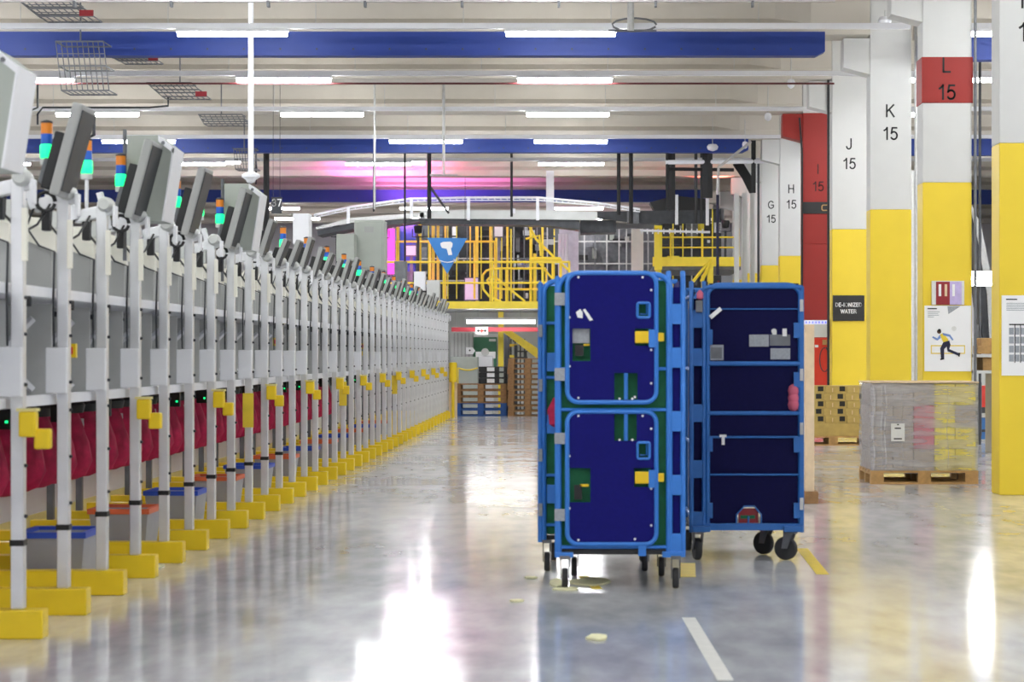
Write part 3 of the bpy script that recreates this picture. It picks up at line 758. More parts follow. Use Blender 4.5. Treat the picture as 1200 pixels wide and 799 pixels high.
# second one behind-left, green inner side turned out
def inner_cage():
    t = thing('roll_cage', 'blue roll cage with green panels, peeking out left behind the nearest one', 'roll cage')
    cage_common(t, True, 'cage_blue', 'navy')
    fr = MB()
    pts = [(-.35, 0, .2), (-.35, 0, 1.72)]+[(-.35+.08*(1-math.cos(a)), 0, 1.80+.07*math.sin(a)) for a in [PI/2*k/5 for k in range(6)]]+[(.2, 0, 1.87)]
    fr.tube(pts, .017, 10)
    fr.tube([(-.37, .06, .25), (-.37, .06, 1.80)], .02, 8)
    for z in (.3, .62, .95, 1.25, 1.6): fr.tube([(-.35, 0, z), (.25, 0, z)], .011, 8)
    fr.build('portal_frame', 'cage_blue', t, smooth=True)
    B(-.34, .25, .02, .026, .24, 1.84).build('green_liner', 'green_cloth', t)
    for z in (1.55, 1.2, .75, .4): B(-.385, -.36, -.03, -.01, z-.04, z+.04).build('hinge', 'grey_label', t)
    for z in (1.35, .95, .5): B(-.33, -.27, -.02, .0, z-.06, z+.06).build('corner_plate', 'cage_blue', t)
    # scrunched purple cloth inside the hand hole
    MB().lathe([(.02, 0), (.06, .03), (.07, .12), (.03, .2)], (-.26, -.0, .92), 12).build('purple_cloth', 'maroon', t, smooth=True)
    for x, y in ((-.33, 0), (.3, 0), (-.3, .7), (.3, .7)): caster(t, x, y, 0, tall=.205)
    return t
ic = inner_cage(); ic.location = ((628+77*12.73/13.75-690)*13.75/2500+.01, 13.75, 0)

def right_cage():
    t = thing('roll_cage', 'dark navy roll cage with smooth back panel, right of the other two', 'roll cage')
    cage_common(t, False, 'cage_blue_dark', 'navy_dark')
    k = 14.5/2500
    X = lambda px: (px-875)*k
    Z = lambda py: CAMZ-(py-415)*k
    fr = MB().tube([(X(829), 0, .2), (X(829), 0, 1.79)]+[(X(829)+.09*(1-math.cos(a)), 0, 1.80+.07*math.sin(a)) for a in [PI/2*q/5 for q in range(6)]]+
                   [(X(938)-.09+.09*math.cos(a), 0, 1.80+.07*math.sin(a)) for a in [PI/2-PI/2*q/5 for q in range(6)]][::1], .018, 10)
    fr.tube([(X(938), 0, 1.82), (X(938), 0, .2)], .018, 10)
    for py, r in ((336, .015), (426, .017), (484, .015), (512, .008), (556, .007), (362, .005)): fr.tube([(X(829), -.006, Z(py)), (X(938), -.006, Z(py))], r, 8)
    fr.box(X(824), X(940), -.02, .02, Z(621), Z(613))
    fr.build('back_frame', 'cage_blue_dark', t, smooth=True)
    pn = MB()
    # panel with arched hand hole at the bottom
    x0, x1 = X(831), X(936)
    hole = [(X(863), Z(614)), (X(863), Z(603)), (X(872), Z(593)), (X(884), Z(593)), (X(892), Z(603)), (X(892), Z(614))]
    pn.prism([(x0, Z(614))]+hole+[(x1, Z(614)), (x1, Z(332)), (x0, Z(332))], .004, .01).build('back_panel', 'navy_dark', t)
    MB().tube([(a, -.002, b) for a, b in hole], .006, 6).tube([(X(877), -.002, Z(614)), (X(877), -.002, Z(605))], .007, 6).build('hole_rim', 'cage_blue_dark', t)
    B(X(866), X(889), .03, .05, Z(613), Z(596)).build('red_goods', 'maroon_print', t)
    B(X(868), X(885), .025, .03, Z(608), Z(604)).build('green_goods', 'green_cloth', t)
    for (a, b, c_, d_), m, nm in (((831, 404, 848, 422), 'grey_label', 'label'), ((878, 392, 901, 406), 'grey_label', 'label'), ((903, 408, 926, 421), 'grey_label', 'label'),
                                 ((902, 392, 926, 405), 'mid_steel', 'plastic_pocket')):
        B(X(a), X(c_), -.0, .003, Z(d_), Z(b)).build(nm, m, t)
    B(X(833), X(846), -.003, .0, Z(420), Z(407)).build('label_print', 'mid_steel', t)
    MB().lathe([(.018, 0), (.018, .004)], (X(907), -.004, Z(388)), 12, 'y').box(X(905), X(910), -.002, .003, Z(392), Z(386)).box(X(917), X(922), -.002, .003, Z(394), Z(385)).build('sticker', 'paper', t)
    MB().box(-.012, .012, -.012, -.008, -.045, .045).rot(R(38), 'Y', (0, 0, 0)).rot(0, 'Z', (0, 0, 0))
    tg = MB().box(-.014, .014, -.026, -.022, -.045, .05).rot(R(50), 'Y', (0, 0, 0)); tg.v = [(a+X(838), b, c_+Z(367)) for a, b, c_ in tg.v]; tg.build('white_tag', 'white_print', t)
    B(X(843), X(851), -.022, -.018, Z(512), Z(509)).build('hook_tag', 'white_print', t); B(X(845.5), X(849), -.022, -.018, Z(521), Z(512)).build('hook_tag_stem', 'white_print', t)
    g = MB()
    for z_ in (458, 466, 474): g.lathe([(.01, -.05), (.035, -.03), (.042, 0), (.035, .03), (.01, .05)], (X(930), .012, Z(z_)), 12)
    g.build('pink_goods', 'carton_pink', t, smooth=True)
    for py in (358, 439, 502, 590): B(X(937), X(941), -.03, -.01, Z(py+7), Z(py-7)).build('hinge', 'galv', t, bevel=.002)
    for py in (387, 445, 521, 598): B(X(930), X(937), -.018, .0, Z(py+9), Z(py-9)).build('corner_plate', 'cage_blue_dark', t)
    for py in (395, 520, 598): B(X(829), X(835), -.018, .0, Z(py+9), Z(py-9)).build('corner_plate', 'cage_blue_dark', t)
    for x0_, x1_ in ((811, 832), (918, 940)): B(X(x0_), X(x1_), -.05, .05, .195, .235).build('foot_bracket', 'cage_blue_dark', t, bevel=.005)
    caster(t, X(818), .0, R(10), .075, .045); caster(t, X(926), .0, R(62), .08, .045)
    caster(t, X(812), .68, R(0), .075, .045); caster(t, X(905), .4, R(50), .08, .045)
    # small mechanism at the upper left corner and pink item on top
    B(X(815), X(823), -.05, -.02, Z(366), Z(352)).build('latch_box', 'mid_steel', t, bevel=.004)
    MB().tube([(X(814), -.02, Z(350)), (X(818), -.02, Z(342)), (X(826), -.02, Z(337)), (X(834), -.02, Z(336))], .012, 8).build('corner_tube', 'cage_blue_dark', t)
    MB().lathe([(.005, 0), (.022, .012), (.022, .05), (.005, .07)], (X(820), -.03, Z(352)), 12).build('pink_tag', 'carton_pink', t, smooth=True)
    return t
rc = right_cage(); rc.location = ((875-690)*14.5/2500, 14.5, 0)
# shaded fourth cage standing behind near one, seen between
# wooden board next to the cages
t = thing('wooden_board', 'tall pale wooden board standing on a small block right of the navy roll cage', 'board', (2.08, 20, 0))
B(2.03, 2.115, 20, 20.6, .08, 1.68).build('plank', 'wood_pale', t, bevel=.006)
B(2.02, 2.15, 19.97, 20.7, 0, .115).build('foot_block', 'wood_dark', t, bevel=.006)
# ------------------------------------------------------------------ pallets
def pallet(wood, label, sx=1.2, sy=.8, board='wood'):
    t = thing('pallet', label, 'pallet')
    dk = MB()
    for k in range(5):
        y = -sy/2+(sy-.12)*k/4; dk.box(-sx/2, sx/2, y, y+.12, .122, .144)
    for x in (-sx/2, -.07, sx/2-.14): dk.box(x, x+.14, -sy/2, sy/2, .1, .122)
    dk.build('deck', wood, t)
    for y in (-sy/2, -.05, sy/2-.1):
        B(-sx/2, sx/2, y, y+.1, 0, .022).build('bottom_board', wood, t)
        for x in (-sx/2, -.07, sx/2-.14): B(x, x+.14, y, y+.1, .022, .1).build('block', wood, t)
    return t
# wrapped pallet
wp = pallet('wood', 'wooden pallet under the film-wrapped load by the columns', 1.16, 1.0)
wpx, wpy = 3.04+.58, 23.5; wp.location = (wpx, wpy, 0)
cl = ['cardboard_grey', 'cardboard_grey', 'carton_pink', 'carton_reflect_yellow', 'carton_reflect_yellow']  # yellow reflection and show-through at the right, put into the carton colour
carts = {}
nx = 5; nz = 4; lw = 1.12/nx; lh = .94/nz
coln = ['leftmost', 'second-left', 'middle', 'second-right', 'rightmost']; rn_ = ['bottom', 'second', 'third', 'top']
for ky in range(2):
    for i in range(nx):
        for j in range(nz):
            mm = cl[i] if not (i == 2 and j in (0, 3)) else 'cardboard_grey'
            if i == 4 and j == 2: mm = 'cardboard_grey'
            cn = {'cardboard_grey': 'brown-grey', 'carton_pink': 'pink', 'carton_reflect_yellow': 'yellow'}[mm]
            b_ = B(wpx-.56+i*lw+.003, wpx-.56+(i+1)*lw-.003, wpy-.47+ky*.47+.003, wpy-.47+(ky+1)*.47-.003, .145+j*lh, .145+(j+1)*lh-.004)
            tag(b_.build('carton', mm, bevel=.004), '%s carton in the film-wrapped load, %s column, %s layer, %s row' % (cn, coln[i], rn_[j], ['front', 'rear'][ky]), 'carton', 'cartons in the wrapped load')
# film with a wavy, slack surface
bm = bmesh.new(); bmesh.ops.create_cube(bm, size=1)
bmesh.ops.subdivide_edges(bm, edges=bm.edges, cuts=14, use_grid_fill=True)
rnd = random.Random(4)
for v in bm.verts:
    x, y, z = v.co; v.co = Vector((x*1.155, y*.975, z*.975))
    wv = .006*math.sin(9*z+7*x)+.004*rnd.uniform(-1, 1)
    if abs(y) > .49: v.co.y += wv*(1 if y > 0 else -1)
    if abs(x) > .49: v.co.x += wv*(1 if x > 0 else -1)
me = bpy.data.meshes.new('stretch_film'); bm.to_mesh(me); bm.free(); me.materials.append(M['film'])
for p in me.polygons: p.use_smooth = True
fo = bpy.data.objects.new('stretch_film', me); C.objects.link(fo); fo.location = (wpx, wpy, .60); OFF[fo.name] = Vector((wpx, wpy, .60))
tag(fo, 'clear stretch film wrapped around the carton load on the pallet', 'plastic film')
a = W(1044, 496, 23.0); b_ = W(1060, 517, 23.0)
lb = B(a.x, b_.x, wpy-.512, wpy-.509, b_.z, a.z).build('paper_label', 'paper', fo)
B(a.x+.03, b_.x-.03, wpy-.514, wpy-.512, b_.z+.02, b_.z+.035).box(a.x+.04, b_.x-.04, wpy-.514, wpy-.512, a.z-.06, a.z-.045).box(a.x+.065, a.x+.085, wpy-.514, wpy-.512, a.z-.02, a.z-.005).build('label_print', 'ink', fo)
fl = MB()
for x_, w_ in ((-.55, .03), (-.42, .02), (-.46, .012), (.25, .012), (-.24, .008), (-.13, .006)): fl.tube([(wpx+x_+.01*math.sin(k), wpy-.5, .16+k*.09) for k in range(11)], w_*.5, 6)
fl.build('film_folds', 'film', fo)
# wood edging board around the top
tag(B(wpx-.585, wpx+.585, wpy-.5, wpy+.5, 1.09, 1.105).build('top_sheet', 'wood_pale'), 'thin pale board lying on top of the film-wrapped load', 'board')
# carton pallet behind
cpx, cpy = W(974, 500, 33.0).x, 33.1
cp = pallet('wood', 'wooden pallet below the stacked brown trays in front of column J 15', 1.2, .8); cp.location = (cpx, cpy, 0)
tag(B(cpx-.48, cpx+.52, cpy-.38, cpy+.38, .145, .34).build('carton', 'cardboard', bevel=.004), 'wide plain brown box directly on the pallet below the brown trays', 'carton')
t = tr_ = thing('carton_tray', 'x', 'carton')
B(-.163, .163, -.19, .19, 0, .112).build('tray', 'cardboard', t, bevel=.003)
B(.05, .135, -.194, -.19, .03, .105).build('hand_hole', 'black', t)
B(-.06, -.05, -.193, -.19, .02, .08).build('seam', 'wood_pale', t)
spots, labs = [], []
for j in range(5):
    for i in range(3):
        spots.append((cpx-.48+.165+i*.332+(.0 if j % 2 else .03), cpy-.18, .342+j*.115)); labs.append('brown carton tray, %s layer from the bottom, %s in its layer' % (od(j), ['left', 'middle', 'right'][i]))
        spots.append((cpx-.48+.165+i*.332, cpy+.21, .342+j*.115)); labs.append('brown carton tray in the rear row, %s layer from the bottom, %s' % (od(j), ['left', 'middle', 'right'][i]))
series(tr_, spots, labs, 'brown carton trays')
# red hose cabinet with shelf and lit strip in front of red column
d = 37.5
t = thing('hose_cabinet', 'bright red hose cabinet with a looped hose at the red column', 'cabinet', W(962, 470, d))
B(W(952, 0, d).x, W(972, 0, d).x, d, d+.35, 0, W(0, 396, d).z).build('body', 'red', t, bevel=.01)
PB(955, 404, 959, 407, d-.012, .01).build('label', 'white_print', t)
c0 = W(966, 420, d)
MB().tube([(c0.x+.085*math.cos(a_)-.0, d-.03, c0.z-.02+.21*math.sin(a_)) for a_ in [R(80+k*20) for k in range(18)]]+[(c0.x+.03, d-.03, c0.z+.2)], .009, 6).build('hose', 'dark_steel', t)
PB(964, 398, 969, 404, d-.05, .04).build('nozzle', 'wood', t)
t = thing('shelf_box', 'grey box with a row of blue-white lights above the red hose cabinet', 'electrical box', W(960, 394, 36.0), None)
PB(940, 380, 971, 395, 36.0, .25).build('body', 'panel_light', t)
PB(942, 375, 971, 380, 36.0, .2).build('light_bar', 'white_print', t)
for k in range(7): PB(944+k*3.8, 376.5, 945.6+k*3.8, 378.8, 35.99, .008).build('light_dot', 'led_blue', t)
# posters ------------------------------------------------------------------
dL = cols['L'][1]; 
t = thing('sign_plate', 'black plate reading DE-IONIZED WATER on column J 15', 'sign', W(994.5, 376, 35.9))
dJ = cols['J'][1]; 
PB(976, 346, 1013, 376, dJ-.025, .02).build('plate', 'black', t)
text('DE-IONIZED', .062, W(994.5, 357, dJ-.03), 'white_print', t, bold=.035); text('WATER', .062, W(994.5, 364.8, dJ-.03), 'white_print', t, bold=.035)
t = thing('poster', 'white poster of a running man on the column with the red band', 'poster', W(1111, 435, dL))
PB(1083.5, 358, 1138, 435, dL-.02, .015).build('sheet', 'white_print', t)
PL = lambda pts, m, nm, off=.023: MB().prism([(W(x, y, dL).x, W(x, y, dL).z) for x, y in pts], dL-off, dL-off+.002).build(nm, m, t)
PL([(1110, 359), (1125, 359), (1111, 368)], 'grey_label', 'grey_mark')
fr_ = MB()
for y in (405, 414): fr_.box(W(1091, 0, dL).x, W(1130, 0, dL).x, dL-.0225, dL-.0205, W(0, y+.6, dL).z, W(0, y-.6, dL).z)
for x in (1091, 1130): fr_.box(W(x-.5, 0, dL).x, W(x+.5, 0, dL).x, dL-.0225, dL-.0205, W(0, 414.6, dL).z, W(0, 404.4, dL).z)
fr_.build('yellow_bench_print', 'tape_yellow', t)
PL([(1101, 392), (1105, 390), (1111, 398), (1110, 401), (1105, 401)], 'tape_yellow', 'yellow_vest', .025)
PL([(1104, 390), (1113, 392), (1117, 398), (1115.5, 399), (1112, 394.5), (1105, 393)], 'shirt_blue', 'rear_sleeve', .026)
PL([(1101, 392), (1102, 396), (1098, 399), (1092, 395.5), (1093, 394), (1098, 396.5)], 'shirt_blue', 'front_sleeve', .026)
PL([(1105, 401), (1112, 399), (1113.5, 404), (1112, 409), (1124, 414), (1123, 417), (1110, 411.5), (1109, 406), (1106, 409), (1106, 420), (1102.5, 421), (1101.5, 408)], 'trouser', 'trousers', .026)
PL([(1101.5, 420), (1106, 419.5), (1106, 421), (1101.5, 422)], 'ink', 'shoe', .027); PL([(1123, 413), (1125, 413.5), (1124, 418), (1122.5, 417.5)], 'ink', 'shoe', .027)
hc = W(1100.5, 388.5, dL-.026); MB().lathe([(.026, 0), (.026, .002)], hc, 16, 'y').build('printed_head', 'skin', t)
hc = W(1100.8, 387.2, dL-.028); MB().lathe([(.02, 0), (.02, .002)], hc, 16, 'y').build('printed_hair', 'ink', t)
hc = W(1118, 385, dL-.024); MB().lathe([(.03, 0), (.03, .002)], hc, 16, 'y').build('grey_stamp', 'paper', t)
PB(1087, 361, 1098, 362.2, dL-.023, .002).build('headline_print', 'ink', t)
mb = MB()
for k in range(4): mb.v += []; a = W(1087, 365+k*2, dL); b_ = W(1087+[14, 12, 13, 7][k], 365.6+k*2, dL); mb.box(a.x, b_.x, dL-.0225, dL-.0205, b_.z, a.z)
mb.build('small_print', 'grey_label', t)
t = thing('leaflet_holder', 'small red and violet leaflet display above the runner poster', 'leaflet holder', W(1111, 357, dL))
PB(1092, 329, 1130, 357, dL-.03, .025).build('holder', 'paper', t)
PB(1097, 330, 1113, 357, dL-.036, .005).build('maroon_leaflet', 'maroon_print', t); PB(1113, 330, 1127, 357, dL-.036, .005).build('violet_leaflet', 'violet_print', t)
for x0, x1, m in ((1100, 1103, 'white_print'), (1107, 1110, 'wood_pale'), (1116, 1119, 'white_print')): PB(x0, 333, x1, 347, dL-.038, .002).build('figure_print', m, t)
dM = cols['M'][1]
t = thing('poster', 'white poster with a grey shelf drawing on the nearest column', 'poster', W(1205, 440, dM))
PB(1174, 346, 1234, 440, dM-.02, .015).build('sheet', 'white_print', t)
mb = MB()
for i in range(6):
    for j in range(4):
        a = W(1182+i*6.6, 384+j*10.5, dM); b_ = W(1187.5+i*6.6, 392+j*10.5, dM); mb.box(a.x, b_.x, dM-.0235, dM-.0205, b_.z, a.z)
mb.build('shelf_print', 'grey_label', t)
mb = MB()
for x in (1188.8, 1195.4, 1202): a = W(x-.5, 380, dM); b_ = W(x+.5, 425, dM); mb.box(a.x, b_.x, dM-.0245, dM-.0235, b_.z, a.z)
a = W(1182, 379.5, dM); b_ = W(1222, 381, dM); mb.box(a.x, b_.x, dM-.0245, dM-.0235, b_.z, a.z)
mb.build('shelf_outline', 'ink', t)
PB(1179, 350, 1192, 351.4, dM-.023, .002).build('headline_print', 'ink', t)
mb = MB()
for k in range(5): a = W(1179, 355+k*2, dM); b_ = W(1215, 355.7+k*2, dM); mb.box(a.x, b_.x, dM-.0225, dM-.0205, b_.z, a.z)
mb.build('small_print', 'grey_label', t)

# ------------------------------------------------------------------ floor marks and litter
def tape(p, q, w_, m, label, name='floor_tape'):
    p = Vector(p); q = Vector(q); n = Vector((-(q-p).y, (q-p).x)).normalized()*w_/2
    o = MB().prism([tuple(p+n), tuple(q+n), tuple(q-n), tuple(p-n)], .0005, .003, 'z').build(name, m); return tag(o, label, 'floor marking')
def FL(x, y): d = 3500/(y-VY); return ((x-VX)*d/F, d)
tape(FL(807, 724), FL(850, 797), .07, 'tape_white', 'white painted line on the floor in the right foreground')
tape(FL(940, 643), FL(964, 673), .08, 'tape_yellow', 'yellow floor line right of the navy roll cage')
tape(FL(806, 660), FL(806, 676), .10, 'tape_yellow', 'short yellow floor mark between the roll cages')
tape(FL(683, 675), FL(700, 690), .06, 'tape_yellow', 'yellow floor mark below the nearest roll cage')
def scrap(x, y, sx, sy, seed, label):
    rnd = random.Random(seed); px, py = FL(x, y); pts = []
    for k in range(9):
        a_ = 2*PI*k/9; pts.append((px+sx*math.cos(a_)*rnd.uniform(.7, 1), py+sy*math.sin(a_)*rnd.uniform(.7, 1)))
    tag(MB().prism(pts, .001, .012, 'z').build('paper_scrap', 'debris', bevel=.002), label, 'litter', 'scraps on the floor')
scrap(700, 748, .065, .12, 1, 'pale torn scrap lying alone on the foreground floor')
scrap(652, 684, .05, .25, 2, 'pale crumpled scrap at the left wheel of the nearest roll cage')
scrap(664, 691, .09, .08, 3, 'thin scrap in front of the nearest left wheel')
scrap(692, 683, .14, .25, 5, 'yellowish scrap below the nearest roll cage')
scrap(188, 664, .03, .10, 6, 'small white scrap beside the third yellow foot')
scrap(606, 705, .05, .05, 8, 'thin pale scrap on the floor left of the roll cages')
scrap(622, 678, .05, .05, 9, 'tiny scrap just left of the rear left wheel')

# ------------------------------------------------------------------ far end: mezzanine and machinery
DM = 52.0
zdeck = W(0, 353, DM).z
t = thing('mezzanine', 'yellow-edged steel mezzanine platform at the far end of the hall', 'platform', (W(560, 0, DM).x, DM, 0))
xa, xb = W(400, 0, DM).x, 4.0
B(xa, xb, DM+.1, 72, zdeck-.16, zdeck-.02).build('deck', 'panel_light', t)
B(xa, xb, DM, DM+.1, W(0, 361.5, DM).z, zdeck).build('edge_beam', 'yellow_rail', t)
for x in (586.5, 640, 700): 
    xx = W(x, 0, DM+4).x; B(xx-.07, xx+.07, DM+4.2, DM+4.34, 0, zdeck-.17).build('support_column', 'yellow_rail', t)
# railing
def rail(label, pts_x, d, y_top, y_mid, y_bot, x0, x1, r=.03):
    t = thing('guard_rail', label, 'railing', W((x0+x1)/2, y_bot, d))
    MB().tube([W(x0, y_top, d), W(x1, y_top, d)], r, 8).build('top_rail', 'yellow_rail', t, smooth=True)
    if y_mid: MB().tube([W(x0, y_mid, d), W(x1, y_mid, d)], r*.85, 8).build('middle_rail', 'yellow_rail', t, smooth=True)
    for x in pts_x: MB().tube([W(x, y_bot, d), W(x, y_top, d)], r, 8).build('rail_post', 'yellow_rail', t, smooth=True)
    return t
rail('near yellow railing along the mezzanine edge', (466, 520, 577, 636, 667), DM+.1, 307, 331.5, 354, 440, 668)
rail('yellow railing further back on the mezzanine, left half', (465, 504, 556, 580), 58, 283, 307, 350, 452, 580)
# tall yellow posts of the structure
for k, (x, y0, y1, w_, m) in enumerate(((466, 259, 352, 3, 'yellow_rail'), (491, 260, 325, 3.5, 'yellow_rail'), (506, 258, 330, 3.5, 'yellow_rail'), (511, 258, 352, 3, 'yellow_rail'), (519, 258, 352, 2.4, 'yellow_rail'),
        (548, 262, 330, 1.6, 'yellow_rail'), (555.5, 259, 330, 3.6, 'yellow_rail'), (571, 260, 352, 2, 'yellow_rail'), (578, 258, 356, 3, 'yellow_rail'), (591, 258, 350, 2.6, 'yellow_rail'), (595, 262, 350, 2, 'yellow_rail'),
        (619, 258, 330, 3.4, 'yellow_rail'), (633, 258, 310, 2.6, 'yellow_rail'), (672.5, 270, 318, 3.4, 'yellow_rail'), (623, 290, 354, 4, 'yellow_rail'))):
    a = W(x-w_/2, y0, 60); b_ = W(x+w_/2, y1, 60)
    tag(B(a.x, b_.x, 60+k*.25, 60.12+k*.25, zdeck-.02, a.z).build('steel_post', m), 'slim yellow steel post on the mezzanine, %s from the left' % od([466, 491, 506, 511, 519, 548, 555.5, 571, 578, 591, 595, 619, 623, 633, 672.5].index(x)), 'post', 'yellow mezzanine posts')
# curved hoop railing and stair rails
t = thing('stair_rail', 'yellow looped handrail with sloping bars at the mezzanine stair', 'handrail', W(610, 354, 54))
def loop(pts, r): return MB().tube([W(x, y, 54) for x, y in pts], r, 8)
loop([(640, 314.5), (585, 314.5), (577, 315), (570, 317), (566, 322), (565.5, 330), (566.5, 339), (573, 347), (588, 354)], .03).build('outer_loop', 'yellow_rail', t, smooth=True)
loop([(640, 339), (597, 339), (580, 338), (573, 333), (571, 328), (574, 325), (580, 324.5), (615, 353)], .03).build('inner_loop', 'yellow_rail', t, smooth=True)
for x in (580, 586, 593, 640): loop([(x, 354), (x, 315)], .022).build('baluster', 'yellow_rail', t)
t = thing('step_platform', 'raised yellow stepped platform on the mezzanine right of the stair', 'platform', W(640, 354, 56))
def lp2(pts, r, d=56): return MB().tube([W(x, y, d) for x, y in pts], r, 8)
lp2([(622, 303.5), (657, 303.5)], .06).build('beam', 'yellow_rail', t)
lp2([(619, 262), (628, 280), (652, 304), (668, 318)], .035).build('sloping_rail', 'yellow_rail', t)
lp2([(616, 280), (632, 276), (634, 300)], .035).build('upper_rail', 'yellow_rail', t)
lp2([(629, 304), (640, 318), (664, 345)], .03).build('sloping_rail', 'yellow_rail', t)
for x in (622, 636, 648, 657): lp2([(x, 303), (x, 356.9)], .04).build('leg', 'yellow_rail', t)
lp2([(622, 331), (664, 331)], .03).build('middle_rail', 'yellow_rail', t)
# blue triangle sign
t = thing('triangle_sign', 'blue downward triangle sign with white hand scanner and smile', 'sign', W(524, 320, 49.5))
TS = lambda pts, off=0: [(W(x, y, 49.5).x, W(x, y, 49.5).z) for x, y in pts]
MB().prism(TS([(500.5, 278.5), (547.5, 279), (524, 321)]), 49.5, 49.53).build('plate', 'sign_blue', t)
MB().prism(TS([(516, 285), (519, 283.5), (528, 283), (530.5, 285), (530, 289), (528.5, 291), (530, 298.5), (525.5, 299), (523.5, 291.5), (518, 290.5), (516.5, 288)]), 49.492, 49.499).build('scanner_print', 'white_print', t)
MB().tube([W(515+k*1.9, 305+2.3*math.sin(PI*k/10), 49.495) for k in range(11)], .012, 5).tube([W(531.5, 304, 49.495), W(534.3, 304.4, 49.495), W(533.5, 307, 49.495)], .01, 5).build('smile_print', 'white_print', t)
MB().tube([W(503, 278, 49.52), (W(503, 0, 49.5).x, 49.52, 5.5)], .006, 5).tube([W(545, 278, 49.52), (W(545, 0, 49.5).x, 49.52, 5.5)], .006, 5).build('hanging_wires', 'dark_steel', t)
# overhead conveyor (several sections)
def strip(mb, top, bot, d, t_):
    pts = [(W(x, y, d).x, W(x, y, d).z) for x, y in top]+[(W(x, y, d).x, W(x, y, d).z) for x, y in bot[::-1]]
    return mb.prism(pts, d, d+t_)
t = thing('overhead_conveyor', 'long grey overhead conveyor that climbs from the left and crosses the hall', 'conveyor', W(560, 258, 51))
strip(MB(), [(370, 266), (412, 255), (497, 249), (497, 249)], [(370, 269), (412, 261), (484, 255), (497, 255)], 51, .04).build('sloping_side', 'galv', t)
strip(MB(), [(372, 270), (415, 261), (497, 255)], [(372, 276), (415, 268), (497, 259)], 51.05, 1.0).build('sloping_belt', 'dark_steel', t)
strip(MB(), [(492, 246), (640, 246.5), (700, 248)], [(492, 256), (640, 257), (700, 258)], 51, .05).build('side_panel', 'panel_light', t)
strip(MB(), [(492, 256), (640, 257), (679, 257.5)], [(492, 262), (640, 264), (679, 269)], 51.1, .8).build('belt_underside', 'dark_steel', t)
g = MB()
tp = [(368, 252), (408, 243), (481, 233), (549, 231.5), (630, 231.5), (700, 238), (750, 245)]
g.tube([W(x, y, 51) for x, y in tp], .03, 6)
for (x0, y0), (x1, y1) in zip(tp[:-1], tp[1:]):
    n_ = max(2, int((x1-x0)/7))
    for k in range(n_):
        x = x0+(x1-x0)*k/n_; y = y0+(y1-y0)*k/n_; g.tube([W(x, y, 51), W(x+2, y+3.2, 51)], .012, 5)
g.tube([W(x, y+3.2, 51) for x, y in tp], .015, 6)
g.build('guard_truss', 'white_metal', t)
for x, y0, y1 in ((408, 243, 262), (482, 232, 256), (549, 231, 258), (630, 231, 258), (602, 244, 250)):
    PB(x-1.8, y0, x+1.8, y1, 50.95, .06).build('upright', 'white_metal', t)
PB(640, 200, 649, 247, 52, .2).build('white_column', 'white_metal', t)
t = thing('transfer_conveyor', 'black-sided overhead conveyor section on the right of the hall', 'conveyor', W(790, 262, 52))
strip(MB(), [(700, 248), (750, 247), (833, 246)], [(700, 256), (750, 262), (833, 262)], 52, .05).build('side_panel', 'dark_steel', t)
strip(MB(), [(680, 258), (722, 258)], [(680, 273), (722, 272)], 52.1, 1).build('lower_box', 'dark_steel', t)
MB().prism([(W(x, y, 52).x, W(x, y, 52).z) for x, y in ((762, 236), (790, 228), (830, 232), (830, 247), (768, 247))], 52.3, 53).build('chute', 'black', t)
for x, y0, y1 in ((793, 228, 263), (829, 230, 264)): PB(x-1.8, y0, x+1.8, y1, 51.9, .08).build('upright', 'white_metal', t)
PB(735, 245, 749, 262, 51.9, .1).build('drive_unit', 'mid_steel', t)
g = MB().tube([W(750, 270, 52), W(832, 272, 52)], .03, 6)
for k in range(12): g.tube([W(752+k*6.5, 268, 52), W(752+k*6.5, 274, 52)], .015, 5)
g.build('roller_edge', 'white_metal', t)
# dark hangers
for k, (x, y0, y1, d, r) in enumerate(((311, 170, 272, 46.5, .045), (314, 170, 272, 47.1, .03), (438, 170, 248, 46, .02), (474.5, 165, 310, 46, .022), (503, 170, 256, 46, .045), (599.5, 170, 254, 50, .03), (725, 168, 252, 46, .04), (739.5, 168, 262, 46, .045),
        (782, 180, 246, 46, .035), (787, 180, 246, 46.4, .08), (815.5, 168, 262, 48, .035), (822, 190, 262, 50, .03), (829, 180, 232, 46, .11), (883, 168, 226, 46, .05), (300, 170, 216, 46.6, .02))):
    tag(MB().tube([(W(x, 0, d).x, d, 7.0), W(x, y1, d)], r, 4).build('hanging_rod', 'black'), 'black hanging rod in front of the far conveyors, %s from the left' % od(sorted([300, 311, 314, 438, 474.5, 503, 599.5, 725, 739.5, 782, 787, 815.5, 822, 829, 883]).index(x)), 'rod', 'black hanging rods')
tag(MB().tube([W(505, 220, 46), W(526, 250, 46)], .025, 6).build('brace', 'black'), 'black diagonal brace right of the blue triangle sign hangers', 'brace')
tag(MB().tube([W(783, 198, 46.2), W(860, 199, 46.2)], .04, 6).build('cross_rod', 'black'), 'black horizontal rod joining the right hangers', 'rod')
for k in range(5):
    tag(MB().tube([W(860+k*2.4, 192, 47), W(871+k*2.2, 208, 47), W(880+k*.6, 226, 47)], .035, 6).build('cable_bundle', 'black'), 'thick black cable of the bundle by column G 15, %s from the left' % od(k), 'cable', 'black cable bundle')
pipe([W(841, 228, 47), W(841, 322, 47)], .035, 'trouser', 'dark blue vertical pole before the right yellow platform')
pipe([W(880, 166, 44), W(842, 196, 44), W(841, 228, 44)], .03, 'galv', 'slanting conduit at the end of the second blue beam')
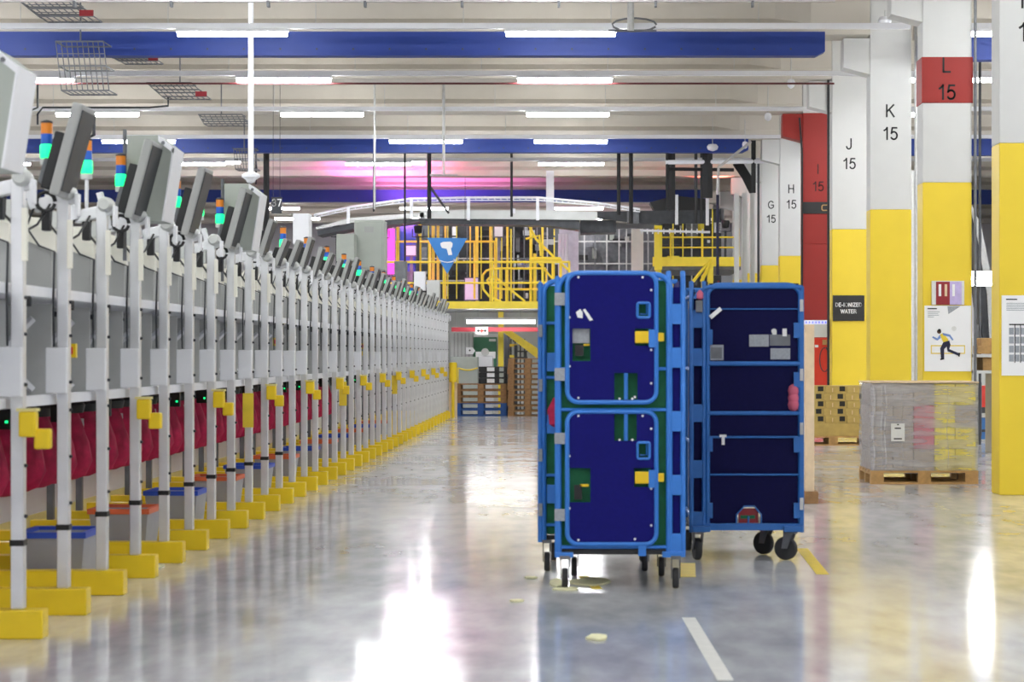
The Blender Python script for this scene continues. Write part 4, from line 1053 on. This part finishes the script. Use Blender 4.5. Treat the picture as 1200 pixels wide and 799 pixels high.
for k, (x, w_) in enumerate(((863.5, 2.6), (873, 2.8), (882, 2.6))):
    a = W(x-w_, 226, 47+k*.3)
    tag(B(a.x, W(x+w_, 0, 47+k*.3).x, 47+k*.3, 47.2+k*.3, 0, a.z).build('duct', 'panel_light'), 'tall pale vertical duct beside column G 15, %s' % ['left', 'middle', 'right'][k], 'duct', 'pale vertical ducts')
pipe([W(780, 190, 46), W(900, 189, 46)], .05, 'white_metal', 'pale horizontal pipe under the second blue beam')
# right yellow platform
t = thing('service_platform', 'yellow service platform with a round post at right of the far end', 'platform', W(815, 330, 54))
PB(767, 264, 776, 316, 53.9, .3).build('round_post', 'yellow_rail', t)
PB(765, 301, 868, 312, 54, .15).build('deck_beam', 'yellow_rail', t)
PB(765, 312, 868, 316, 54.1, 4).build('deck', 'mid_steel', t)
for x in (786, 823, 865): MB().tube([W(x, 268, 54.2), W(x, 303, 54.2)], .03, 8).build('rail_post', 'yellow_rail', t)
for y in (278, 290): MB().tube([W(776, y, 54.2), W(865, y, 54.2)], .022, 8).build('rail', 'yellow_rail', t)
PB(829, 312, 836, 330, 54, .15).build('leg', 'yellow_rail', t); PB(768, 312, 775, 330, 54, .15).build('leg', 'yellow_rail', t)
MB().tube([W(822, 330, 54), W(834, 304, 54)], .05, 6).tube([W(812, 330, 53.9), W(828, 310, 53.9)], .04, 6).build('brace', 'yellow_rail', t)
B(W(769, 0, 54).x, W(773, 0, 54).x, 54, 54.15, zdeck-.02, W(0, 330, 54).z).build('leg', 'yellow_rail', t); B(W(830, 0, 54).x, W(835, 0, 54).x, 54, 54.15, zdeck-.02, W(0, 330, 54).z).build('leg', 'yellow_rail', t)
# big grey cabinets over the row
def cab(name, r, d, t_, m, label, door=True, stand=True):
    a = W(r[0], r[1], d); b_ = W(r[2], r[3], d)
    t = thing(name, label, 'cabinet', ((a.x+b_.x)/2, d, b_.z), 'control cabinets at the far end')
    B(a.x, b_.x, d, d+t_, b_.z, a.z).build('body', m, t, bevel=.01)
    if door:
        w_ = b_.x-a.x; h_ = a.z-b_.z
        B(a.x+w_*.06, b_.x-w_*.06, d-.02, d, b_.z+h_*.04, a.z-h_*.04).build('door', m, t, bevel=.006)
        B(a.x+w_*.35, b_.x-w_*.35, d-.03, d-.02, a.z-h_*.25, a.z-h_*.13).build('nameplate', 'panel_grey', t)
    if stand: B((a.x+b_.x)/2-.05, (a.x+b_.x)/2+.05, d+.05, d+.15, 1.757, b_.z).build('stand', 'mid_steel', t)
    return t
cab('control_cabinet', (415, 258, 450, 316), 34, .5, 'green_grey', 'large pale grey control cabinet rising above the screens')
cab('control_cabinet', (343, 250, 362, 286), 27, .3, 'white_metal', 'white control cabinet above the put row', False)
cab('control_cabinet', (394, 274, 415, 306), 33.5, .4, 'green_grey', 'small grey cabinet left of the large pale one', False)
cab('control_cabinet', (485, 318, 498, 340), 44.5, .3, 'white_metal', 'small white cabinet above the far end of the row', False)
cab('control_cabinet', (462, 306, 476, 336), 41, .3, 'mid_steel', 'dark grey cabinet above the far part of the row', False)
cab('control_cabinet', (500, 328, 515, 352), 46, .3, 'panel_light', 'pale cabinet just under the blue triangle', False)
# magenta and blue screens on the mezzanine
def scr(r, d, m, label, name='display_panel'):
    a = W(r[0], r[1], d); b_ = W(r[2], r[3], d)
    t = thing(name, label, 'panel', ((a.x+b_.x)/2, d, b_.z), 'panels on the mezzanine')
    B(a.x, b_.x, d, d+.08, b_.z, a.z).build('panel', m, t)
    B(a.x-.03, b_.x+.03, d+.08, d+.14, b_.z-.03, a.z+.03).build('frame', 'mid_steel', t)
    B((a.x+b_.x)/2-.04, (a.x+b_.x)/2+.04, d+.14, d+.2, zdeck-.02, a.z).build('stand', 'mid_steel', t)
    return t
scr((454.5, 268, 462, 321), 57, 'magenta_lit', 'glowing magenta vertical panel at the left of the mezzanine')
scr((469, 262, 487, 318), 59, 'rim_blue', 'tall blue panel behind the mezzanine railing')
scr((476, 288, 487, 299), 58, 'white_print', 'white square notice in front of the blue panel')
scr((545, 326, 560, 351), 59, 'white_metal', 'white box behind the far railing')
scr((579.5, 259, 589, 277), 57, 'white_print', 'white notice with a dark emblem hanging on the mezzanine')
tag(PB(582, 264, 587, 268, 56.98, .01).build('emblem', 'ink'), 'dark emblem printed on the white hanging notice', 'emblem') if False else None
scr((464, 270, 468, 318), 62, 'violet_cab', 'narrow violet panel between railing posts')
# dark conveyor machinery mass: frames, boxes, motors, bright goods
rnd = random.Random(12)
def machine(x0, x1, d, label, n, pal, y0=262, y1=350, back='dark_steel'):
    t = thing('sorting_machine', label, 'machine', W((x0+x1)/2, 353, d), 'machinery on the mezzanine')
    B(W(x0, 0, d+1.2).x, W(x1, 0, d+1.2).x, d+1.1, d+1.2, zdeck-.02, W(0, y0, d+1.2).z).build('back_housing', back, t)
    for k in range(n):
        w_ = rnd.choice((2, 3, 5, 8, 14)); h_ = rnd.choice((2, 3, 6, 12, 20)); x = rnd.uniform(x0, x1-w_); y = rnd.uniform(y0, y1-h_); m = rnd.choice(pal)
        PB(x, y, x+w_, y+h_, d+rnd.uniform(0, .9), .15).build(rnd.choice(('guard_plate', 'motor_box', 'bracket', 'roller_bed')), m, t)
    for k in range(int((x1-x0)/12)):
        x = x0+k*12+rnd.uniform(0, 5); PB(x, y0, x+1.3, y1, d-.05, .08).build('frame_post', rnd.choice(('mid_steel', 'yellow_rail', 'galv')), t)
    for y in (y0+14, y0+40, y0+66): PB(x0, y, x1, y+1.6, d, .1).build('frame_beam', rnd.choice(('mid_steel', 'galv', 'dark_steel')), t)
    return t
dk_ = ['dark_steel', 'dark_steel', 'black', 'mid_steel', 'black', 'dark_steel', 'panel_grey', 'machine_white']
machine(486, 560, 66, 'dark sorting machinery on the left of the mezzanine', 26, dk_)
machine(560, 602, 66.5, 'dark sorting machinery in the middle of the mezzanine', 22, dk_+['lens_green'])
machine(600, 650, 67, 'cluttered machinery with pale parts behind the stepped platform', 34, dk_+['machine_white', 'machine_white', 'white_print', 'rim_blue', 'black'])
machine(648, 770, 67.5, 'grey machinery above the nearest roll cage', 34, ['mid_steel', 'dark_steel', 'panel_grey', 'mid_steel', 'black', 'green_grey'], 268, 352, 'mid_steel')
machine(772, 845, 64, 'machinery behind the yellow service platform', 30, dk_+['maroon_print', 'white_print', 'yellow_rail'], 245, 345)
machine(455, 490, 68, 'machinery behind the magenta panel', 10, dk_, 262)
tag(B(W(655, 0, 61).x, W(678, 0, 61).x, 61, 61.3, zdeck-.02, W(0, 262, 61).z).build('white_duct', 'machine_white'), 'pale vertical duct behind the stepped platform', 'duct')
tag(B(W(740, 0, 60).x, W(754, 0, 60).x, 60, 60.3, zdeck-.02, W(0, 268, 60).z).build('beige_column', 'cream'), 'beige box column above the roll cages', 'duct')
# pale-lit tube bundles
t = thing('tube_bundle', 'pale blue translucent tube bundle behind the stepped platform', 'tube bundle', W(660, 300, 60))
for k in range(3): MB().tube([W(656+k*4, 274, 60), (W(656+k*4, 0, 60).x, 60, zdeck-.02)], .05, 8).build('tube', 'white_metal', t)
# small yellow-white sign on dark conveyor
# ---- under the mezzanine
DW = 57.0
struct('wall_mezzanine', B(W(440, 0, DW).x, W(700, 0, DW).x, DW, DW+.1, 0, zdeck-.17), 'panel_light')
t = thing('work_lamp', 'long bright tube lamp under the mezzanine edge', 'lamp', W(586, 378, 54.5))
PB(545, 372, 628, 375, 54.5, .25).build('housing', 'white_metal', t)
a = W(547, 375, 54.5); b_ = W(627, 379, 54.5)
B(a.x, b_.x, 54.5, 54.6, b_.z, a.z).build('diffuser', 'work_tube', t)
MB().tube([W(560, 372, 54.6), W(560, 364, 54.6)], .01, 5).tube([W(610, 372, 54.6), W(610, 364, 54.6)], .01, 5).build('hangers', 'galv', t)
t = thing('red_banner', 'red horizontal band with a small white sign under the mezzanine', 'banner', W(584, 389, 56))
PB(529, 383.5, 640, 388.5, 55.2, .05).build('band', 'pink_red', t)
PB(557, 383, 572, 392, 55.16, .03).build('white_sign', 'white_print', t)
text('+', .16, W(560.5, 387.5, 55.15), 'ink', t); text('+', .2, W(564.5, 387.5, 55.15), 'red', t); text('+', .16, W(568.5, 387.5, 55.15), 'ink', t)
MB().tube([W(534, 384, 55.22), W(534, 362, 55.22)], .01, 5).tube([W(630, 384, 55.22), W(630, 362, 55.22)], .01, 5).build('hangers', 'galv', t)
t = struct('door_1', PB(555, 395, 582, 440, DW-.06, .05), 'door_green')
PB(573, 397, 581, 400, DW-.08, .02).build('door_sign', 'white_print', t)
PB(553, 391, 584, 395, DW-.08, .06).build('lintel', 'white_print', t)
def locker(r, d, t_, m, label, name, n=5):
    a = W(r[0], r[1], d); b_ = W(r[2], r[3], d); t = thing(name, label, 'cabinet', ((a.x+b_.x)/2, d, 0))
    B(a.x, b_.x, d, d+t_, 0, a.z).build('body', m, t, bevel=.005)
    s = MB()
    for k in range(1, n): x = a.x+(b_.x-a.x)*k/n; s.box(x-.012, x+.012, d-.012, d+.001, .05, a.z-.03)
    s.build('grooves', 'panel_grey', t); return t
locker((528, 389, 554, 417), 56.2, .3, 'panel_light', 'tall grooved pale metal locker beside the green door', 'locker', 6)
locker((528, 418, 559.5, 450), 52, .6, 'green_grey', 'wide pale grey cabinet behind the low pallet stack', 'metal_cabinet', 1)
tag(MB().tube([(W(536+k*2.6, 0, 51.7).x, 51.9, W(0, 431+2.6*math.sin(PI*k/9), 51.9).z) for k in range(10)], .02, 6).tube([(W(536, 0, 51.7).x, 51.9, 0), (W(536, 0, 51.7).x, 51.9, W(0, 431, 51.9).z)], .02, 6).build('yellow_chain', 'tape_yellow'), 'pale yellow chain sagging in front of the grey cabinet', 'chain')
t = thing('floor_fan', 'white machine with round disc in front of the green door', 'machine', W(568, 430, 53))
B(W(559, 0, 53).x, W(577.5, 0, 53).x, 53, 53.5, 0, W(0, 417, 53).z).build('body', 'white_metal', t, bevel=.02)
MB().lathe([(.04, -.05), (.09, -.05), (.095, 0), (.03, .03)], W(568.5, 412.5, 52.95), 20, 'y').build('disc', 'panel_light', t)
B(W(557, 0, 52.9).x, W(580, 0, 52.9).x, 53.05, 53.3, W(0, 420, 53).z, W(0, 412, 53).z).build('hood', 'white_print', t)
t = thing('arrow_sign', 'small white arrow sign beside the green door', 'sign', W(550.5, 415, 56))
MB().prism([(W(x, y, 56).x, W(x, y, 56).z) for x, y in ((546, 407), (554, 407), (557, 411), (554, 415), (546, 415))], 56, 56.02).build('plate', 'white_print', t)
MB().lathe([(.022, 0), (.022, .01)], W(550.5, 410.5, 55.99), 12, 'y').build('dot', 'ink', t)
t = thing('yellow_stairs', 'bright yellow stair flight sloping down to the right under the mezzanine', 'stairs', W(610, 420, 54))
st = MB()
MB().prism([(W(x, y, 54).x, W(x, y, 54).z) for x, y in ((588, 388), (600, 388), (640, 415), (640, 428))], 54, 54.08).build('stringer', 'tape_yellow', t)
for k in range(6): PB(594+k*7, 394+k*4.7, 603+k*7, 395.4+k*4.7, 54.1, .4).build('tread', 'dark_steel', t)
for x in (604, 615): B(W(x, 0, 54).x-.04, W(x, 0, 54).x+.04, 54.3, 54.38, 0, W(0, 395+(x-590)*.66, 54).z).build('leg', 'dark_steel', t)
tag(B(W(591, 0, 55).x, W(597, 0, 55).x, 55, 55.5, 0, W(0, 391, 55).z).build('stair_opening_shade', 'dark_steel', bevel=.01), 'narrow dark locker beneath the yellow stairs', 'locker')  # dark box stands for the shade inside the stair opening
t = thing('bottle_rack', 'dark frame rack with yellow shelves beneath the stairs', 'rack', W(605, 425, 54.6))
for x in (598, 603, 609, 614): B(W(x, 0, 54.6).x, W(x+1.4, 0, 54.6).x, 54.6, 54.7, 0, W(0, 397, 54.6).z).build('upright', 'dark_steel', t)
for y in (403, 416): PB(597, y, 606, y+3, 54.55, .3).build('shelf', 'tape_yellow', t)
for y in (411, 418): PB(606, y, 618, y+1.5, 54.55, .3).build('shelf', 'dark_steel', t)
B(W(585, 0, 53.6).x, W(589.5, 0, 53.6).x, 53.6, 53.8, 0, zdeck-.17)
# pallet stacks
def pal_far(wood): return pallet(wood, 'x', 1.18, .8)
pb_ = pallet('pallet_blue', 'blue wooden pallet, lowest of the low stack', 1.18, .8); x_s = W(563, 0, 48.3).x
pbl = ['lowest', 'second lowest']; series(pb_, [(x_s, 48.8, 0), (x_s, 48.8, .146)], ['blue wooden pallet, %s of the low stack' % q for q in pbl], 'blue pallets')
pw_ = pallet('wood_dark', 'x', 1.18, .8)
series(pw_, [(x_s+.0, 48.8, .292+.146*k) for k in range(3)], ['pale brown pallet in the low stack, %s above the blue ones' % od(k) for k in range(3)], 'brown pallets of the low stack')
xt = W(612, 0, 48.1).x+.12
pt_ = pallet('wood_dark', 'x', .9, .8)
labt = ['brown pallet in the tall stack, %s from the floor' % od(k) for k in range(11)]
series(pt_, [(xt+.012*math.sin(k*2.1), 48.6, .119*k) for k in range(11)], labt, 'pallets of the tall stack')
for o in bpy.data.objects:
    if o.parent is None and o.get('group') == 'pallets of the tall stack': o.scale.z = .81
t = bc = thing('plastic_crate', 'x', 'crate')
B(-.31, .31, -.3, .3, 0, .125).build('body', 'black', t, bevel=.006)
B(-.12, .05, -.306, -.3, .02, .11).build('white_label', 'white_print', t)
B(.16, .26, -.306, -.3, .02, .11).build('green_label', 'green_grey', t)
series(bc, [(W(577, 0, 48.5).x, 48.75, .732+.13*k) for k in range(3)], ['black plastic crate with white label, %s of three on the low pallet stack' % q for q in ('bottom', 'middle', 'top')], 'black crates')
# hanging number sign
t = thing('hanging_sign', 'small dark hanging number sign reading 37 at left of the black rods', 'sign', W(324, 250, 40))
PB(318, 231, 330, 250, 40, .04).build('plate', 'dark_steel', t)
text('37', .13, W(324, 237.5, 39.99), 'white_print', t)
MB().tube([W(320, 231, 40.02), (W(320, 0, 40).x, 40.02, 7.0)], .005, 5).tube([W(328, 231, 40.02), (W(328, 0, 40).x, 40.02, 7.0)], .005, 5).build('wires', 'dark_steel', t)
PB(346, 0, 360, 1, 40, .01)
# coloured stage lights
def stage(x, y, d, col, power, size, label, aim, spot=70):
    p = W(x, y, d); t = thing('stage_light', label, 'stage light', p, 'coloured stage lights')
    MB().lathe([(.05, -.12), (.09, -.1), (.11, .05), (.1, .08)], p, 14).build('can', 'black', t, smooth=True)
    MB().tube([p+Vector((-.14, 0, 0)), p+Vector((-.14, 0, -.2)), p+Vector((.14, 0, -.2)), p+Vector((.14, 0, 0))], .015, 6).build('yoke', 'dark_steel', t)
    B(p.x-.03, p.x+.03, p.y-.03, p.y+.03, W(0, 312, 54).z if x > 800 else zdeck-.02, p.z-.18).build('stand', 'dark_steel', t)
    ld_ = bpy.data.lights.new('stage_lamp', 'SPOT'); ld_.energy = power; ld_.color = col; ld_.spot_size = R(spot); ld_.spot_blend = .8; ld_.shadow_soft_size = .1
    lo = bpy.data.objects.new('stage_lamp', ld_); C.objects.link(lo); lo.parent = t; lo.location = (0, -.0, .12)
    v = W(*aim)-p; lo.rotation_euler = v.to_track_quat('-Z', 'Y').to_euler()
stage(395, 268, 52.5, (1, .12, .75), 750, .1, 'magenta stage light low on the left of the mezzanine', (430, 190, 54))
stage(420, 275, 52.8, (.35, .2, 1), 300, .1, 'violet stage light beside the magenta one', (400, 195, 52), 50)
stage(490, 268, 52.6, (1, .08, .05), 800, .1, 'red stage light left of the triangle sign', (485, 190, 54), 40)
stage(450, 270, 57, (1, .25, .8), 500, .1, 'pink stage light at the far left of the mezzanine', (520, 185, 60), 80)
stage(850, 262, 55.4, (1, .2, .15), 200, .1, 'red stage light on the service platform', (830, 195, 55), 60)
stage(445, 300, 53.5, (1, .2, .8), 150, .1, 'pink stage light facing the mezzanine machinery', (480, 290, 60), 80)

# ------------------------------------------------------------------ right-hand aisle seen between columns
def right_piece():
    t = thing('tall_shelf', 'grey long rack seen in the gap between the runner column and the nearest one', 'rack', (6.9, 36, 0))
    for y in (30.5, 36, 41, 46):
        for x in (6.2, 7.2): B(x-.04, x+.04, y, y+.08, 0, 3.6).build('upright', 'mid_steel', t)
    for z in (.5, 1.3, 2.1): B(6.15, 7.25, 30.5, 46.1, z, z+.06).build('shelf_level', 'panel_grey', t)
t = thing('incline_conveyor', 'steep dark and pale inclined conveyor in the right-hand gap', 'conveyor', W(1152, 400, 38))
strip(MB(), [(1138, 238), (1150, 265), (1163, 330), (1168, 400)], [(1138, 246), (1146, 280), (1157, 345), (1160, 400)], 40, .3).build('pale_side', 'galv', t)
strip(MB(), [(1138, 246), (1146, 280), (1157, 345), (1160, 400)], [(1138, 262), (1142, 300), (1150, 360), (1152, 400)], 40.05, .8).build('dark_bed', 'dark_steel', t)
for x in (1148, 1164): B(W(x, 0, 40).x-.05, W(x, 0, 40).x+.05, 40.1, 40.2, 0, W(0, 380, 40).z).build('leg', 'mid_steel', t)
tag(PB(1138, 318, 1175, 334, 31.5, .3).build('ceiling_lamp', 'tube_light_small'), 'very bright lamp box hanging in the right-hand gap', 'lamp')
tag(B(6.4, 9.5, 44.0, 44.2, 0, 3.0).build('partition', 'wall_paint'), 'plain pale partition in the right-hand aisle', 'partition')
t = thing('parcel_rack', 'rack holding brown cartons in the right-hand gap', 'rack', W(1152, 430, 30))
for x in (1139, 1167): B(W(x, 0, 30).x, W(x+1.5, 0, 30).x, 30, 30.8, .0, W(0, 396, 30).z).build('upright', 'galv', t)
for y in (415, 434): PB(1139, y, 1168, y+3.5, 30, .8).build('shelf', 'panel_light', t)
for k, (x0, y0, x1, y1, z_) in enumerate(((1150, 393, 1164, 402, 0), (1146, 402, 1165, 412, 0), (1152, 418, 1163, 428, 0), (1152, 428, 1164, 434, 0))):
    tag(PB(x0, y0 if k > 1 else y0+3, x1, y1+(2.5 if k in (1,) else 0)+(3 if k == 0 else 0), 30.1, .5).build('carton', 'wood', bevel=.004), 'brown carton on the rack in the right-hand gap, %s from the top' % od(k), 'carton', 'cartons on the right rack')
t = thing('tool_cart', 'red-shelved steel cart behind the film-wrapped load at right', 'cart', (W(1155, 0, 34).x, 34, 0))
for x in (1146, 1149.5, 1166): B(W(x, 0, 34).x-.014, W(x, 0, 34).x+.014, 34, 34.05, .1, W(0, 448, 34).z).build('upright', 'mid_steel', t)
PB(1144, 452, 1168, 477, 34.1, .5).build('red_box', 'red', t); PB(1144, 478, 1168, 484, 34.05, .6).build('shelf', 'dark_steel', t)
B(W(1144, 0, 34).x, W(1168, 0, 34).x, 34.05, 34.6, .16, .2).build('bottom_shelf', 'dark_steel', t)
for x in (1147, 1165): MB().lathe([(.05, -.02), (.05, .02)], (W(x, 0, 34).x, 34.1, .051), 14, 'x').build('wheel', 'rubber', t)
tag(PB(1150, 490, 1167, 514.8, 34.08, .5).build('blue_crate', 'crate_blue', bevel=.01), 'blue plastic crate on the lowest shelf of the steel cart', 'crate')
tag(B(6.5, 7.6, 38, 38.6, 0, 1.3).build('grey_locker', 'panel_light', bevel=.01), 'pale locker far back in the right-hand aisle', 'locker')
for k, (x, d) in enumerate(((1071, 36), (1073, 43), (1069.5, 52))):
    tag(B(W(x, 0, d).x-.1, W(x, 0, d).x+.05, d, d+.2, 0, 4.5).build('steel_post', 'galv'), 'galvanised steel post seen in the slit beside column K 15, %s' % ['near', 'middle', 'far'][k], 'post', 'posts in the column slit')
